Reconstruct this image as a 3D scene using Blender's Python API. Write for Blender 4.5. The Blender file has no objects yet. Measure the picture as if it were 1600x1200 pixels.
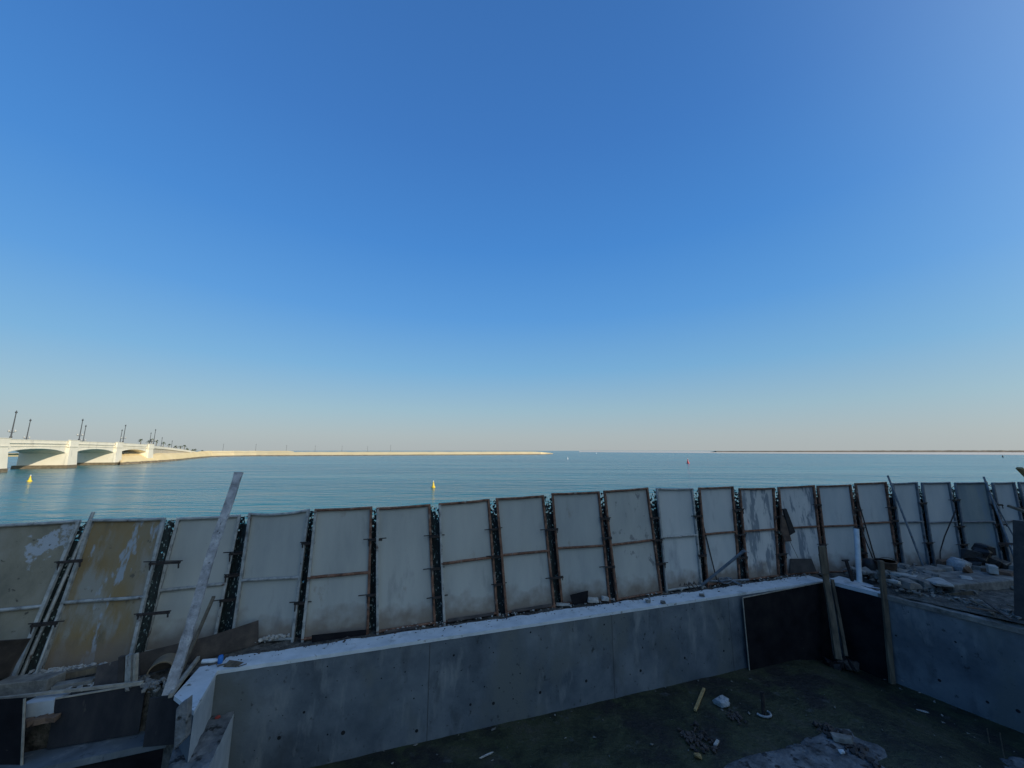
import bpy, bmesh, math, random
from mathutils import Vector, Matrix, noise

# ------------------------------------------------------------------ camera, sky, sun, exposure
S = bpy.context.scene
C = S.collection
PITCH = math.atan(104.2/600.0)
CAM_Z = 3.7
WATER_Z = -2.5
cd = bpy.data.cameras.new('camera'); cam = bpy.data.objects.new('camera', cd); C.objects.link(cam)
cam.location = (0, 0, CAM_Z); cam.rotation_euler = (math.radians(90)+PITCH, 0, 0)
cd.sensor_width = 36; cd.lens = 13.5; cd.clip_start = 0.05; cd.clip_end = 90000
S.camera = cam
SUN_EL = math.radians(21)
SUN_V = Vector((0.88, -0.47, 0)).normalized()          # horizontal direction towards the sun
w = bpy.data.worlds.new('World'); S.world = w; w.use_nodes = True
nt = w.node_tree; bg = nt.nodes['Background']
sky = nt.nodes.new('ShaderNodeTexSky'); sky.sky_type = 'NISHITA'; sky.sun_disc = False
sky.sun_elevation = SUN_EL; sky.sun_rotation = math.atan2(SUN_V.x, SUN_V.y)
sky.altitude = 0; sky.air_density = 1.15; sky.dust_density = 1.6; sky.ozone_density = 3.0
# late afternoon haze: the physical sky is blended with a measured gradient by elevation
tc = nt.nodes.new('ShaderNodeTexCoord'); sxyz = nt.nodes.new('ShaderNodeSeparateXYZ'); nt.links.new(tc.outputs['Generated'], sxyz.inputs[0])
skr = nt.nodes.new('ShaderNodeValToRGB'); nt.links.new(sxyz.outputs['Z'], skr.inputs[0])
def lin(r, g, b): return tuple((c/255/12.92 if c < 10 else ((c/255+.055)/1.055)**2.4) for c in (r, g, b))+(1,)
SKY = [(0.0, (184, 192, 194)), (.035, (178, 192, 198)), (.10, (158, 192, 210)), (.20, (122, 180, 224)), (.33, (90, 160, 228)), (.48, (70, 142, 220)), (.66, (62, 126, 204)), (.82, (58, 116, 190)), (1.0, (54, 104, 176))]
el = skr.color_ramp.elements
for i, (p, c) in enumerate(SKY):
    e = el[i] if i < 2 else el.new(p)
    e.position = p; e.color = lin(*c)
mul = nt.nodes.new('ShaderNodeMix'); mul.data_type = 'RGBA'; mul.blend_type = 'MULTIPLY'; mul.inputs[0].default_value = 1
nt.links.new(skr.outputs[0], mul.inputs[6]); mul.inputs[7].default_value = (7.2, 7.2, 7.2, 1)
mix = nt.nodes.new('ShaderNodeMix'); mix.data_type = 'RGBA'; mix.inputs[0].default_value = .86
nt.links.new(sky.outputs[0], mix.inputs[6]); nt.links.new(mul.outputs[2], mix.inputs[7]); 
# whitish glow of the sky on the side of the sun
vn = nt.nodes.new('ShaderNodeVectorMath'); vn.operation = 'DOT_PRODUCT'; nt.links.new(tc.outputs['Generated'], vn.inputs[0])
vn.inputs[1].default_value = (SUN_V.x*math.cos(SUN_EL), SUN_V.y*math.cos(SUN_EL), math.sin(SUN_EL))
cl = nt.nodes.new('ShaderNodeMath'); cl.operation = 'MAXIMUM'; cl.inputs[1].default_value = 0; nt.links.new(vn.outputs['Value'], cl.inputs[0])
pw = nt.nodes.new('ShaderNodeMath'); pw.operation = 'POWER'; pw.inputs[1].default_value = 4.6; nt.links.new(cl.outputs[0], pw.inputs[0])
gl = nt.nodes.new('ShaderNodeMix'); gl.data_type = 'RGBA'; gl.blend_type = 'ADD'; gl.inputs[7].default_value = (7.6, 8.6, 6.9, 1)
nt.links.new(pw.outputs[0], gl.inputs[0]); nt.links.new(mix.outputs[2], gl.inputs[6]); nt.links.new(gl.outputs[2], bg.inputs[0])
bg.inputs[1].default_value = 0.13
sd = bpy.data.lights.new('sun', 'SUN'); sun = bpy.data.objects.new('sun', sd); C.objects.link(sun)
sd.energy = 4.0; sd.angle = math.radians(0.5); sd.color = (1.0, 0.86, 0.66)
to_sun = Vector((SUN_V.x*math.cos(SUN_EL), SUN_V.y*math.cos(SUN_EL), math.sin(SUN_EL)))
sun.rotation_euler = to_sun.to_track_quat('Z', 'Y').to_euler()
S.view_settings.view_transform = 'Standard'; S.view_settings.look = 'None'
S.view_settings.exposure = 0.0; S.view_settings.gamma = 1

R = random.Random(7)
V = Vector
# ------------------------------------------------------------------ measuring helpers
cp, sp_ = math.cos(PITCH), math.sin(PITCH)
def ray(px, py):
    a = (px-800)/600.0; b = (py-600)/600.0
    return V((a, cp+sp_*b, sp_-cp*b))
def P(px, py, z=0.0):
    d = ray(px, py); t = (z-CAM_Z)/d.z
    return V((d.x*t, d.y*t, z))
def PD(px, py, y):
    d = ray(px, py); t = y/d.y
    return V((d.x*t, y, CAM_Z+d.z*t))
def PP(px, py, A, B, off=0.0):
    d = ray(px, py); e = V((B.x-A.x, B.y-A.y, 0)).normalized(); n = V((e.y, -e.x, 0))
    A2 = A + n*off
    t = (A2.x*n.x+A2.y*n.y)/(d.x*n.x+d.y*n.y)
    return V((d.x*t, d.y*t, CAM_Z+d.z*t))

# ------------------------------------------------------------------ materials
def mat(name, cols, scale=2.0, rough=0.8, bump=0.15, bscale=40.0, stretch=(1, 1, 1), metallic=0.0,
        spots=None, detail=6, spec=0.4, bdist=0.01):
    m = bpy.data.materials.new(name); m.use_nodes = True; t = m.node_tree; N = t.nodes; L = t.links
    b = N['Principled BSDF']; b.inputs['Roughness'].default_value = rough
    b.inputs['Metallic'].default_value = metallic; b.inputs['Specular IOR Level'].default_value = spec
    g = N.new('ShaderNodeNewGeometry'); mp = N.new('ShaderNodeMapping'); mp.inputs['Scale'].default_value = stretch
    L.new(g.outputs['Position'], mp.inputs[0])
    n = N.new('ShaderNodeTexNoise'); n.inputs['Scale'].default_value = scale; n.inputs['Detail'].default_value = detail
    n.inputs['Roughness'].default_value = 0.62
    L.new(mp.outputs[0], n.inputs['Vector'])
    r = N.new('ShaderNodeValToRGB'); L.new(n.outputs[0], r.inputs[0]); e = r.color_ramp.elements
    k = len(cols)
    for i, c in enumerate(cols):
        pos = 0.32 + 0.36*(i/(k-1) if k > 1 else 0)
        if len(c) == 4: pos = c[3]
        el = e[i] if i < 2 else e.new(pos)
        el.position = pos; el.color = (c[0], c[1], c[2], 1)
    out = r.outputs[0]
    for sname in (spots or []):
        scol, sscale, lo, hi, sstr = sname
        mp2 = N.new('ShaderNodeMapping'); mp2.inputs['Scale'].default_value = sstr
        mp2.inputs['Location'].default_value = (3.1*sscale, 1.7, 5.3)
        L.new(g.outputs['Position'], mp2.inputs[0])
        n2 = N.new('ShaderNodeTexNoise'); n2.inputs['Scale'].default_value = sscale; n2.inputs['Detail'].default_value = 8
        n2.inputs['Roughness'].default_value = 0.6
        L.new(mp2.outputs[0], n2.inputs['Vector'])
        mr = N.new('ShaderNodeMapRange'); mr.inputs[1].default_value = lo; mr.inputs[2].default_value = hi
        L.new(n2.outputs[0], mr.inputs[0])
        mx = N.new('ShaderNodeMix'); mx.data_type = 'RGBA'
        L.new(mr.outputs[0], mx.inputs[0]); L.new(out, mx.inputs[6]); mx.inputs[7].default_value = (*scol, 1)
        out = mx.outputs[2]
    if 'plywood' in name:
        sx = N.new('ShaderNodeSeparateXYZ'); L.new(g.outputs['Position'], sx.inputs[0])
        nf = N.new('ShaderNodeTexNoise'); nf.inputs['Scale'].default_value = 3.5; nf.inputs['Detail'].default_value = 7; L.new(g.outputs['Position'], nf.inputs['Vector'])
        ms_ = N.new('ShaderNodeMath'); ms_.operation = 'MULTIPLY_ADD'; L.new(nf.outputs[0], ms_.inputs[0]); ms_.inputs[1].default_value = -.9; L.new(sx.outputs['Z'], ms_.inputs[2])
        mf = N.new('ShaderNodeMapRange'); mf.inputs[1].default_value = .05; mf.inputs[2].default_value = -.35; mf.inputs[4].default_value = .8; L.new(ms_.outputs[0], mf.inputs[0])
        mxf = N.new('ShaderNodeMix'); mxf.data_type = 'RGBA'; L.new(mf.outputs[0], mxf.inputs[0]); L.new(out, mxf.inputs[6]); mxf.inputs[7].default_value = (.15, .115, .09, 1)
        out = mxf.outputs[2]
    L.new(out, b.inputs['Base Color'])
    if bump:
        n3 = N.new('ShaderNodeTexNoise'); n3.inputs['Scale'].default_value = bscale; n3.inputs['Detail'].default_value = 5
        L.new(g.outputs['Position'], n3.inputs['Vector'])
        bp = N.new('ShaderNodeBump'); bp.inputs['Strength'].default_value = bump; bp.inputs['Distance'].default_value = bdist
        L.new(n3.outputs[0], bp.inputs['Height']); L.new(bp.outputs[0], b.inputs['Normal'])
    return m

ST = (1, 1, 0.25)
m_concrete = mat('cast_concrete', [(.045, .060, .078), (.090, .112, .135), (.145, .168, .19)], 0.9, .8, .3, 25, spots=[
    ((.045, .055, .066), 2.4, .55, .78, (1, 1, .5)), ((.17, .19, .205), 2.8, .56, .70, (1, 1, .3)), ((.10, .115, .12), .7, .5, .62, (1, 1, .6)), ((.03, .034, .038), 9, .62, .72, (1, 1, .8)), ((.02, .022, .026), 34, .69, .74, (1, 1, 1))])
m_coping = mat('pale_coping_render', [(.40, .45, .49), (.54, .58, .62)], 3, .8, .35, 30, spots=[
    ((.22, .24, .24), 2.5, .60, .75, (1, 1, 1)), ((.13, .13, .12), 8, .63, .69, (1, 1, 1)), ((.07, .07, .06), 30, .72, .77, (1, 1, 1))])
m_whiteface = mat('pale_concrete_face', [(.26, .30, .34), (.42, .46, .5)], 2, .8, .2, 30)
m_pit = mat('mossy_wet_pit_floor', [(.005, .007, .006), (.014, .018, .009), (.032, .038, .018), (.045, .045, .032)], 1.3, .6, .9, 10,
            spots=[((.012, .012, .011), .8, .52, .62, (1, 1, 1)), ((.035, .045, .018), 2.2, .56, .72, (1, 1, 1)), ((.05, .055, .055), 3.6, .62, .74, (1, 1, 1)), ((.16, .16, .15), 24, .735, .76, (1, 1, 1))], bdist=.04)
m_spill = mat('dried_cement', [(.035, .04, .045), (.11, .12, .13), (.19, .20, .21)], 3.2, .85, .8, 18, spots=[((.02, .022, .024), 5, .55, .62, (1, 1, 1))], bdist=.03)
m_ground = mat('dusty_rubble_ground', [(.03, .03, .03), (.085, .08, .07), (.15, .14, .125)], 7, .95, .9, 22, spots=[
    ((.03, .03, .03), 4, .58, .66, (1, 1, 1)), ((.35, .34, .31), 26, .66, .7, (1, 1, 1))], bdist=.04)
m_ply_grey = mat('weathered_grey_film_plywood', [(.27, .285, .28), (.33, .34, .325), (.37, .375, .355)], 1.3, .7, .12, 30, ST, spots=[
    ((.15, .16, .17), 1.8, .60, .80, (1, 1, .3)), ((.21, .17, .13), 2.4, .64, .80, (1, 1, .5)), ((.10, .10, .11), 11, .72, .76, (1, 1, 1))])
m_ply_pale = mat('pale_film_plywood', [(.33, .355, .365), (.40, .42, .42), (.45, .455, .445)], 1.5, .7, .12, 30, ST, spots=[
    ((.18, .19, .21), 2.1, .60, .80, (1, 1, .3)), ((.10, .10, .11), 12, .73, .77, (1, 1, 1))])
m_ply_peel = mat('peeling_plywood', [(.40, .41, .41), (.50, .50, .49)], 2, .75, .25, 30, ST, spots=[
    ((.17, .20, .23), 1.9, .50, .56, (1.6, 1.6, .5)), ((.36, .37, .38), 9, .60, .66, (1, 1, .12))])
m_ply_brown = mat('brown_stained_plywood', [(.12, .10, .065), (.20, .14, .065), (.19, .155, .10), (.23, .20, .16)], 1.7, .75, .3, 30, (1, 1, .3), spots=[
    ((.22, .215, .19), 2.6, .50, .60, (1, 1, .25)), ((.24, .275, .31), 1.5, .56, .585, (1, 1, .25)), ((.09, .08, .06), 6, .64, .70, (1, 1, .8))])
m_ply_blot = mat('blotched_plywood', [(.12, .115, .09), (.19, .175, .135), (.235, .225, .19)], 1.6, .75, .3, 30, (1, 1, .6), spots=[
    ((.29, .32, .36), 1.1, .58, .60, (1, 1, 1)), ((.06, .055, .045), 8, .62, .68, (1, 1, 1))])
m_ply_smear = mat('smeared_plywood', [(.27, .285, .28), (.33, .34, .325), (.37, .375, .355)], 1.3, .7, .12, 30, ST, spots=[((.17, .175, .18), 4.5, .58, .66, (1, 1, .8))])
m_ply_blue = mat('bluish_green_plywood', [(.17, .21, .225), (.24, .275, .27), (.18, .25, .33)], 1.2, .6, .1, 30, (1, 1, .3))
m_rust = mat('rusty_frame_steel', [(.05, .025, .018), (.14, .07, .045), (.24, .13, .09)], 9, .8, .4, 60, spots=[((.22, .20, .18), 6, .60, .70, (1, 1, .6))])
m_grey_steel = mat('grey_galvanised_steel', [(.16, .17, .17), (.29, .30, .30), (.38, .38, .37)], 8, .6, .3, 60, metallic=.2, spots=[((.08, .05, .04), 7, .60, .70, (1, 1, .6))])
m_blue_steel = mat('blue_grey_steel', [(.08, .10, .125), (.17, .20, .23)], 8, .5, .25, 60, metallic=.2, spots=[((.07, .04, .03), 9, .62, .70, (1, 1, .6))])
m_dark_iron = mat('dark_iron', [(.012, .011, .012), (.04, .03, .028)], 12, .75, .3, 60)
m_black_ply_and_shade = mat('black_board_and_shade', [(.004, .004, .006), (.009, .009, .012), (.016, .015, .016)], 2.4, .75, .2, 30, spots=[((.05, .045, .04), 5, .70, .76, (1, 1, 3))], spec=.12)  # own black of the boards; also the painted shade below the bench
m_form_ply = mat('used_formwork_board', [(.008, .010, .014), (.02, .022, .028), (.038, .038, .042)], 2.2, .75, .3, 24, (1, 1, .4), spots=[((.07, .065, .06), 7, .66, .74, (1, 1, .25)), ((.10, .10, .10), 30, .72, .76, (1, 1, 1))], spec=.2)
m_dark_ply = mat('dark_brown_board', [(.022, .02, .02), (.045, .038, .036), (.075, .062, .055)], 3, .8, .4, 30, spots=[((.15, .13, .11), 12, .68, .73, (1, 1, .3))])
m_edge = mat('raw_board_edge', [(.18, .17, .15), (.34, .32, .28)], 9, .9, .3, 60)
m_timber = mat('old_grey_timber', [(.05, .043, .035), (.10, .082, .06), (.15, .125, .09)], 9, .9, .5, 60, (1, 1, .15))
m_timber_lt = mat('fresh_timber', [(.20, .14, .06), (.36, .26, .12)], 9, .85, .4, 60)
m_plank = mat('mortar_splashed_plank', [(.17, .17, .18), (.29, .295, .31), (.42, .42, .43)], 7, .9, .8, 35, spots=[((.07, .07, .075), 16, .62, .68, (1, 1, .5))], bdist=.02)
m_pvc = mat('white_pvc', [(.42, .47, .52), (.58, .63, .68)], 5, .4, .05, 60)
m_stone = mat('broken_concrete', [(.07, .07, .066), (.16, .155, .145), (.25, .24, .22)], 4, .9, .7, 30, bdist=.02)
m_stone_lt = mat('pale_rubble_stone', [(.24, .235, .22), (.42, .41, .39)], 8, .9, .7, 30, bdist=.02)
m_brownsheet = mat('brown_cardboard', [(.07, .045, .035), (.15, .10, .07)], 5, .9, .4, 30)
m_sack = mat('grey_woven_sack', [(.18, .20, .22), (.34, .36, .38)], 7, .8, .7, 26, bdist=.03)
m_tarp = mat('black_sheeting', [(.006, .006, .008), (.02, .02, .022)], 5, .5, .6, 14, bdist=.03)
m_red = mat('faded_red_plastic', [(.20, .03, .03), (.34, .06, .05)], 20, .6, .2, 60)
m_blue = mat('blue_plastic', [(.02, .12, .42), (.03, .20, .60)], 20, .4, .1, 60)
m_drum = mat('ochre_rimmed_clay', [(.12, .10, .075), (.22, .17, .11)], 6, .7, .3, 30)
m_drum_in = mat('rusty_inside', [(.05, .025, .01), (.14, .07, .02)], 8, .9, .4, 30)
m_bridge = mat('cream_bridge_stone', [(.70, .655, .53), (.78, .735, .61)], .25, .8, .1, 3, spots=[((.50, .47, .40), .6, .60, .75, (1, 1, .3))])
m_bridge_dk = mat('stained_pier_base', [(.10, .08, .05), (.22, .18, .12)], 1.2, .9, .3, 4)
m_retain = mat('beige_retaining_wall', [(.42, .38, .30), (.52, .48, .39)], .3, .85, .1, 3, (1, 1, .3))
m_sand = mat('spit_sand', [(.74, .57, .29), (.82, .66, .37)], .06, .95, .3, 2, bdist=.3)
m_shorerock = mat('brown_shore_rock', [(.08, .06, .035), (.22, .17, .10), (.36, .29, .18)], .7, .95, 1, 1.2, bdist=.6)
m_farsand = mat('far_sandbank', [(.58, .53, .43), (.68, .62, .52)], .004, .95, 0, 1)
m_scrub = mat('far_scrub', [(.14, .12, .09), (.24, .20, .15)], .03, .95, 0, 1)
m_lamp = mat('dark_lamp_metal', [(.03, .035, .04), (.06, .065, .07)], 2, .5, 0, 1)
m_glassy = mat('lantern_glass', [(.35, .36, .34), (.5, .5, .47)], 2, .3, 0, 1)
m_palm = mat('palm_green', [(.03, .05, .02), (.08, .10, .04)], 1.2, .8, 0, 1)
m_trunk = mat('palm_trunk', [(.09, .07, .05), (.16, .13, .09)], 2, .9, 0, 1)
m_yellow = mat('yellow_buoy_paint', [(.75, .50, .02), (.85, .62, .04)], 1, .4, 0, 1)
m_redbuoy = mat('red_buoy_paint', [(.55, .05, .05), (.65, .08, .07)], 1, .4, 0, 1)
m_whitebuoy = mat('white_buoy_paint', [(.7, .7, .68), (.8, .8, .78)], 1, .4, 0, 1)
m_blackhole = mat('tie_hole_dark', [(.006, .006, .008), (.012, .012, .014)], 5, .9, 0, 1)
m_joint = mat('shutter_joint', [(.03, .035, .04), (.07, .075, .08)], 8, .9, 0, 1)
m_hidden = mat('shade_block_concrete', [(.20, .19, .18), (.28, .27, .26)], .5, .9, .1, 10)

def water_mat():
    m = bpy.data.materials.new('sea_water'); m.use_nodes = True; t = m.node_tree; N = t.nodes; L = t.links
    b = N['Principled BSDF']; b.inputs['Base Color'].default_value = (.02, .13, .16, 1)
    b.inputs['Roughness'].default_value = .16; b.inputs['IOR'].default_value = 1.333; b.inputs['Specular IOR Level'].default_value = .24
    g = N.new('ShaderNodeNewGeometry')
    def nz(scale, stretch, det, loc=(0, 0, 0)):
        mp = N.new('ShaderNodeMapping'); mp.inputs['Scale'].default_value = stretch; mp.inputs['Rotation'].default_value = (0, 0, math.radians(-12))
        mp.inputs['Location'].default_value = loc
        L.new(g.outputs['Position'], mp.inputs[0])
        n = N.new('ShaderNodeTexNoise'); n.inputs['Scale'].default_value = scale; n.inputs['Detail'].default_value = det
        n.inputs['Distortion'].default_value = .4
        L.new(mp.outputs[0], n.inputs['Vector']); return n.outputs[0]
    a = nz(.8, (.4, 1.5, 1), 5); c = nz(.42, (.35, 1.0, 1), 4, (9, 3, 0)); g2 = nz(.028, (.35, 1.1, 1), 3, (7, 1, 0)); g3 = nz(.17, (.35, 1.2, 1), 3, (3, 1, 0)); e2 = nz(.07, (.4, 1.2, 1), 3, (4, 4, 0)); d = nz(.02, (.25, 1.4, 1), 6, (2, 5, 0))
    def math_(op, x, y):
        q = N.new('ShaderNodeMath'); q.operation = op
        for i, v in enumerate((x, y)):
            if isinstance(v, (int, float)): q.inputs[i].default_value = v
            else: L.new(v, q.inputs[i])
        return q.outputs[0]
    f_ = nz(2.6, (.6, 1.5, 1), 4, (1, 8, 0))
    h = math_('ADD', math_('ADD', math_('MULTIPLY', a, .24), math_('MULTIPLY', f_, .06)), math_('ADD', math_('MULTIPLY', c, .50), math_('ADD', math_('MULTIPLY', e2, 1.1), math_('ADD', math_('MULTIPLY', g2, 2.2), math_('MULTIPLY', g3, .6)))))
    bp = N.new('ShaderNodeBump'); bp.inputs['Strength'].default_value = 1.0; bp.inputs['Distance'].default_value = 1.0
    L.new(h, bp.inputs['Height']); L.new(bp.outputs[0], b.inputs['Normal'])
    r = N.new('ShaderNodeValToRGB'); L.new(d, r.inputs[0])
    r.color_ramp.elements[0].position = .35; r.color_ramp.elements[0].color = (.012, .12, .15, 1)
    r.color_ramp.elements[1].position = .65; r.color_ramp.elements[1].color = (.035, .205, .225, 1)
    L.new(r.outputs[0], b.inputs['Base Color'])
    return m
m_water = water_mat()

def net_mat():
    m = bpy.data.materials.new('torn_green_net'); m.use_nodes = True; t = m.node_tree; N = t.nodes; L = t.links
    b = N['Principled BSDF']; b.inputs['Roughness'].default_value = .8
    g = N.new('ShaderNodeNewGeometry')
    n = N.new('ShaderNodeTexNoise'); n.inputs['Scale'].default_value = 26; n.inputs['Detail'].default_value = 4
    mp = N.new('ShaderNodeMapping'); mp.inputs['Scale'].default_value = (1, 1, .6)
    L.new(g.outputs['Position'], mp.inputs[0]); L.new(mp.outputs[0], n.inputs['Vector'])
    r = N.new('ShaderNodeValToRGB'); L.new(n.outputs[0], r.inputs[0]); e = r.color_ramp.elements
    e[0].position = .40; e[0].color = (.004, .008, .010, 1); e[1].position = .62; e[1].color = (.008, .024, .026, 1)
    q = e.new(.66); q.color = (.30, .37, .37, 1)
    L.new(r.outputs[0], b.inputs['Base Color'])
    n2 = N.new('ShaderNodeTexNoise'); n2.inputs['Scale'].default_value = 17; n2.inputs['Detail'].default_value = 5
    L.new(g.outputs['Position'], n2.inputs['Vector'])
    # small torn holes let the sea show; more of them near the top hem
    sx = N.new('ShaderNodeSeparateXYZ'); L.new(g.outputs['Position'], sx.inputs[0])
    mr = N.new('ShaderNodeMapRange'); mr.inputs[1].default_value = 1.9; mr.inputs[2].default_value = 2.55
    mr.inputs[3].default_value = .0; mr.inputs[4].default_value = .27; L.new(sx.outputs['Z'], mr.inputs[0])
    ad = N.new('ShaderNodeMath'); ad.operation = 'ADD'; L.new(n2.outputs[0], ad.inputs[0]); L.new(mr.outputs[0], ad.inputs[1])
    gt = N.new('ShaderNodeMath'); gt.operation = 'LESS_THAN'; gt.inputs[1].default_value = .70; L.new(ad.outputs[0], gt.inputs[0])
    L.new(gt.outputs[0], b.inputs['Alpha'])
    return m
m_net = net_mat()

# ------------------------------------------------------------------ mesh builder
class MB:
    def __init__(s): s.v = []; s.f = []; s.mi = []; s.i = 0; s.sm = []
    def face(s, pts, smooth=False):
        k = len(s.v); s.v += [V(p) for p in pts]; s.f.append(list(range(k, k+len(pts)))); s.mi.append(s.i); s.sm.append(smooth); return s
    def raw(s, vs, fs, smooth=False):
        k = len(s.v); s.v += [V(p) for p in vs]
        for f in fs: s.f.append([k+j for j in f]); s.mi.append(s.i); s.sm.append(smooth)
        return s
    def hexa(s, b, t):      # 4 bottom points, 4 top points
        return s.raw(list(b)+list(t), [(3, 2, 1, 0), (4, 5, 6, 7), (0, 1, 5, 4), (1, 2, 6, 5), (2, 3, 7, 6), (3, 0, 4, 7)])
    def prism(s, poly, z0, z1):
        n = len(poly); vs = [V((p[0], p[1], z0)) for p in poly]+[V((p[0], p[1], z1)) for p in poly]
        fs = [tuple(reversed(range(n))), tuple(range(n, 2*n))]+[(i, (i+1) % n, n+(i+1) % n, n+i) for i in range(n)]
        return s.raw(vs, fs)
    def slab(s, pts, th, nrm=None):   # polygon in 3D given a thickness backwards along its normal
        pts = [V(p) for p in pts]
        if nrm is None:
            nrm = (pts[1]-pts[0]).cross(pts[2]-pts[0]).normalized()
        n = len(pts); vs = pts+[p+nrm*th for p in pts]
        fs = [tuple(range(n)), tuple(reversed(range(n, 2*n)))]+[(i, n+i, n+(i+1) % n, (i+1) % n) for i in range(n)]
        return s.raw(vs, fs)
    def bar(s, a, b, w_, t_, up=V((0, 0, 1))):
        a = V(a); b = V(b); d = (b-a).normalized()
        if abs(d.dot(up)) > .97: up = V((0, 1, 0))
        sx = d.cross(up).normalized(); sy = sx.cross(d).normalized()
        q = [(-w_/2, -t_/2), (w_/2, -t_/2), (w_/2, t_/2), (-w_/2, t_/2)]
        return s.hexa([a+sx*x+sy*y for x, y in q], [b+sx*x+sy*y for x, y in q])
    def tube(s, pts, r, n=8, cap=True):
        pts = [V(p) for p in pts]; rs = r if isinstance(r, (list, tuple)) else [r]*len(pts)
        vs = []; ref = V((0.13, 0.27, 1)).normalized()
        for i, p in enumerate(pts):
            d = (pts[min(i+1, len(pts)-1)]-pts[max(i-1, 0)]).normalized()
            if abs(d.dot(ref)) > .95: ref = V((1, .1, 0)).normalized()
            sx = d.cross(ref).normalized(); sy = d.cross(sx).normalized()
            vs += [p+(sx*math.cos(6.28318*k/n)+sy*math.sin(6.28318*k/n))*rs[i] for k in range(n)]
        fs = []
        for i in range(len(pts)-1):
            for k in range(n): fs.append((i*n+k, i*n+(k+1) % n, (i+1)*n+(k+1) % n, (i+1)*n+k))
        s.raw(vs, fs, True)
        if cap: s.raw(vs[:n], [tuple(range(n))]); s.raw(vs[-n:], [tuple(reversed(range(n)))])
        return s
    def lathe(s, c, prof, n=12):
        c = V(c); return s.tube([c+V((0, 0, z)) for r_, z in prof], [max(r_, .0005) for r_, z in prof], n)
    def hull(s, c, size, seed, k=16, rot=0, tilt=0, boxy=0.6):
        r = random.Random(seed); bm = bmesh.new()
        M = Matrix.Rotation(rot, 3, 'Z') @ Matrix.Rotation(tilt, 3, 'X')
        for i in range(k):
            p = V([r.choice((-1, 1))*(boxy+(1-boxy)*r.random()) if r.random() < .8 else r.uniform(-1, 1) for _ in range(3)])
            p = V((p.x*size[0]/2, p.y*size[1]/2, p.z*size[2]/2)); bm.verts.new(M @ p+V(c))
        bmesh.ops.convex_hull(bm, input=bm.verts); bm.verts.ensure_lookup_table()
        idx = {}; vs = []
        for f in bm.faces:
            for vv in f.verts:
                if vv not in idx: idx[vv] = len(vs); vs.append(vv.co.copy())
        fs = [[idx[vv] for vv in f.verts] for f in bm.faces]; bm.free()
        return s.raw(vs, fs)
    def build(s, name, mats, parent=None, bevel=0):
        me = bpy.data.meshes.new(name)
        off = V((0, 0, 0))
        p = parent
        while p is not None: off += p.location; p = p.parent
        if parent is None: off = V(s.origin) if hasattr(s, 'origin') else V((0, 0, 0))
        me.from_pydata([tuple(v-off) for v in s.v], [], s.f)
        for m in (mats if isinstance(mats, (list, tuple)) else [mats]): me.materials.append(m)
        for p_, mi, sm in zip(me.polygons, s.mi, s.sm): p_.material_index = mi; p_.use_smooth = sm
        me.update()
        o = bpy.data.objects.new(name, me); C.objects.link(o)
        if parent is not None: o.parent = parent
        else: o.location = off
        if bevel:
            bv = o.modifiers.new('bevel', 'BEVEL'); bv.width = bevel; bv.segments = 1; bv.limit_method = 'ANGLE'
        return o
def tag(o, label=None, cat=None, group=None, kind=None):
    if label: o['label'] = label
    if cat: o['category'] = cat
    if group: o['group'] = group
    if kind: o['kind'] = kind
    return o
def thing(name, loc, label, cat, group=None):
    o = bpy.data.objects.new(name, None); C.objects.link(o); o.location = loc; o.empty_display_size = .2
    return tag(o, label, cat, group)
def single(mb, name, mats, label, cat, group=None, bevel=0):
    c = sum(mb.v, V((0, 0, 0)))/len(mb.v); mb.origin = (c.x, c.y, min(v.z for v in mb.v))
    return tag(mb.build(name, mats, bevel=bevel), label, cat, group)
def struct(mb, name, mats, kind='structure'): return tag(mb.build(name, mats), kind=kind)
ORD = ['first', 'second', 'third', 'fourth', 'fifth', 'sixth', 'seventh', 'eighth', 'ninth', 'tenth', 'eleventh', 'twelfth', 'thirteenth', 'fourteenth', 'fifteenth', 'sixteenth']

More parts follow.
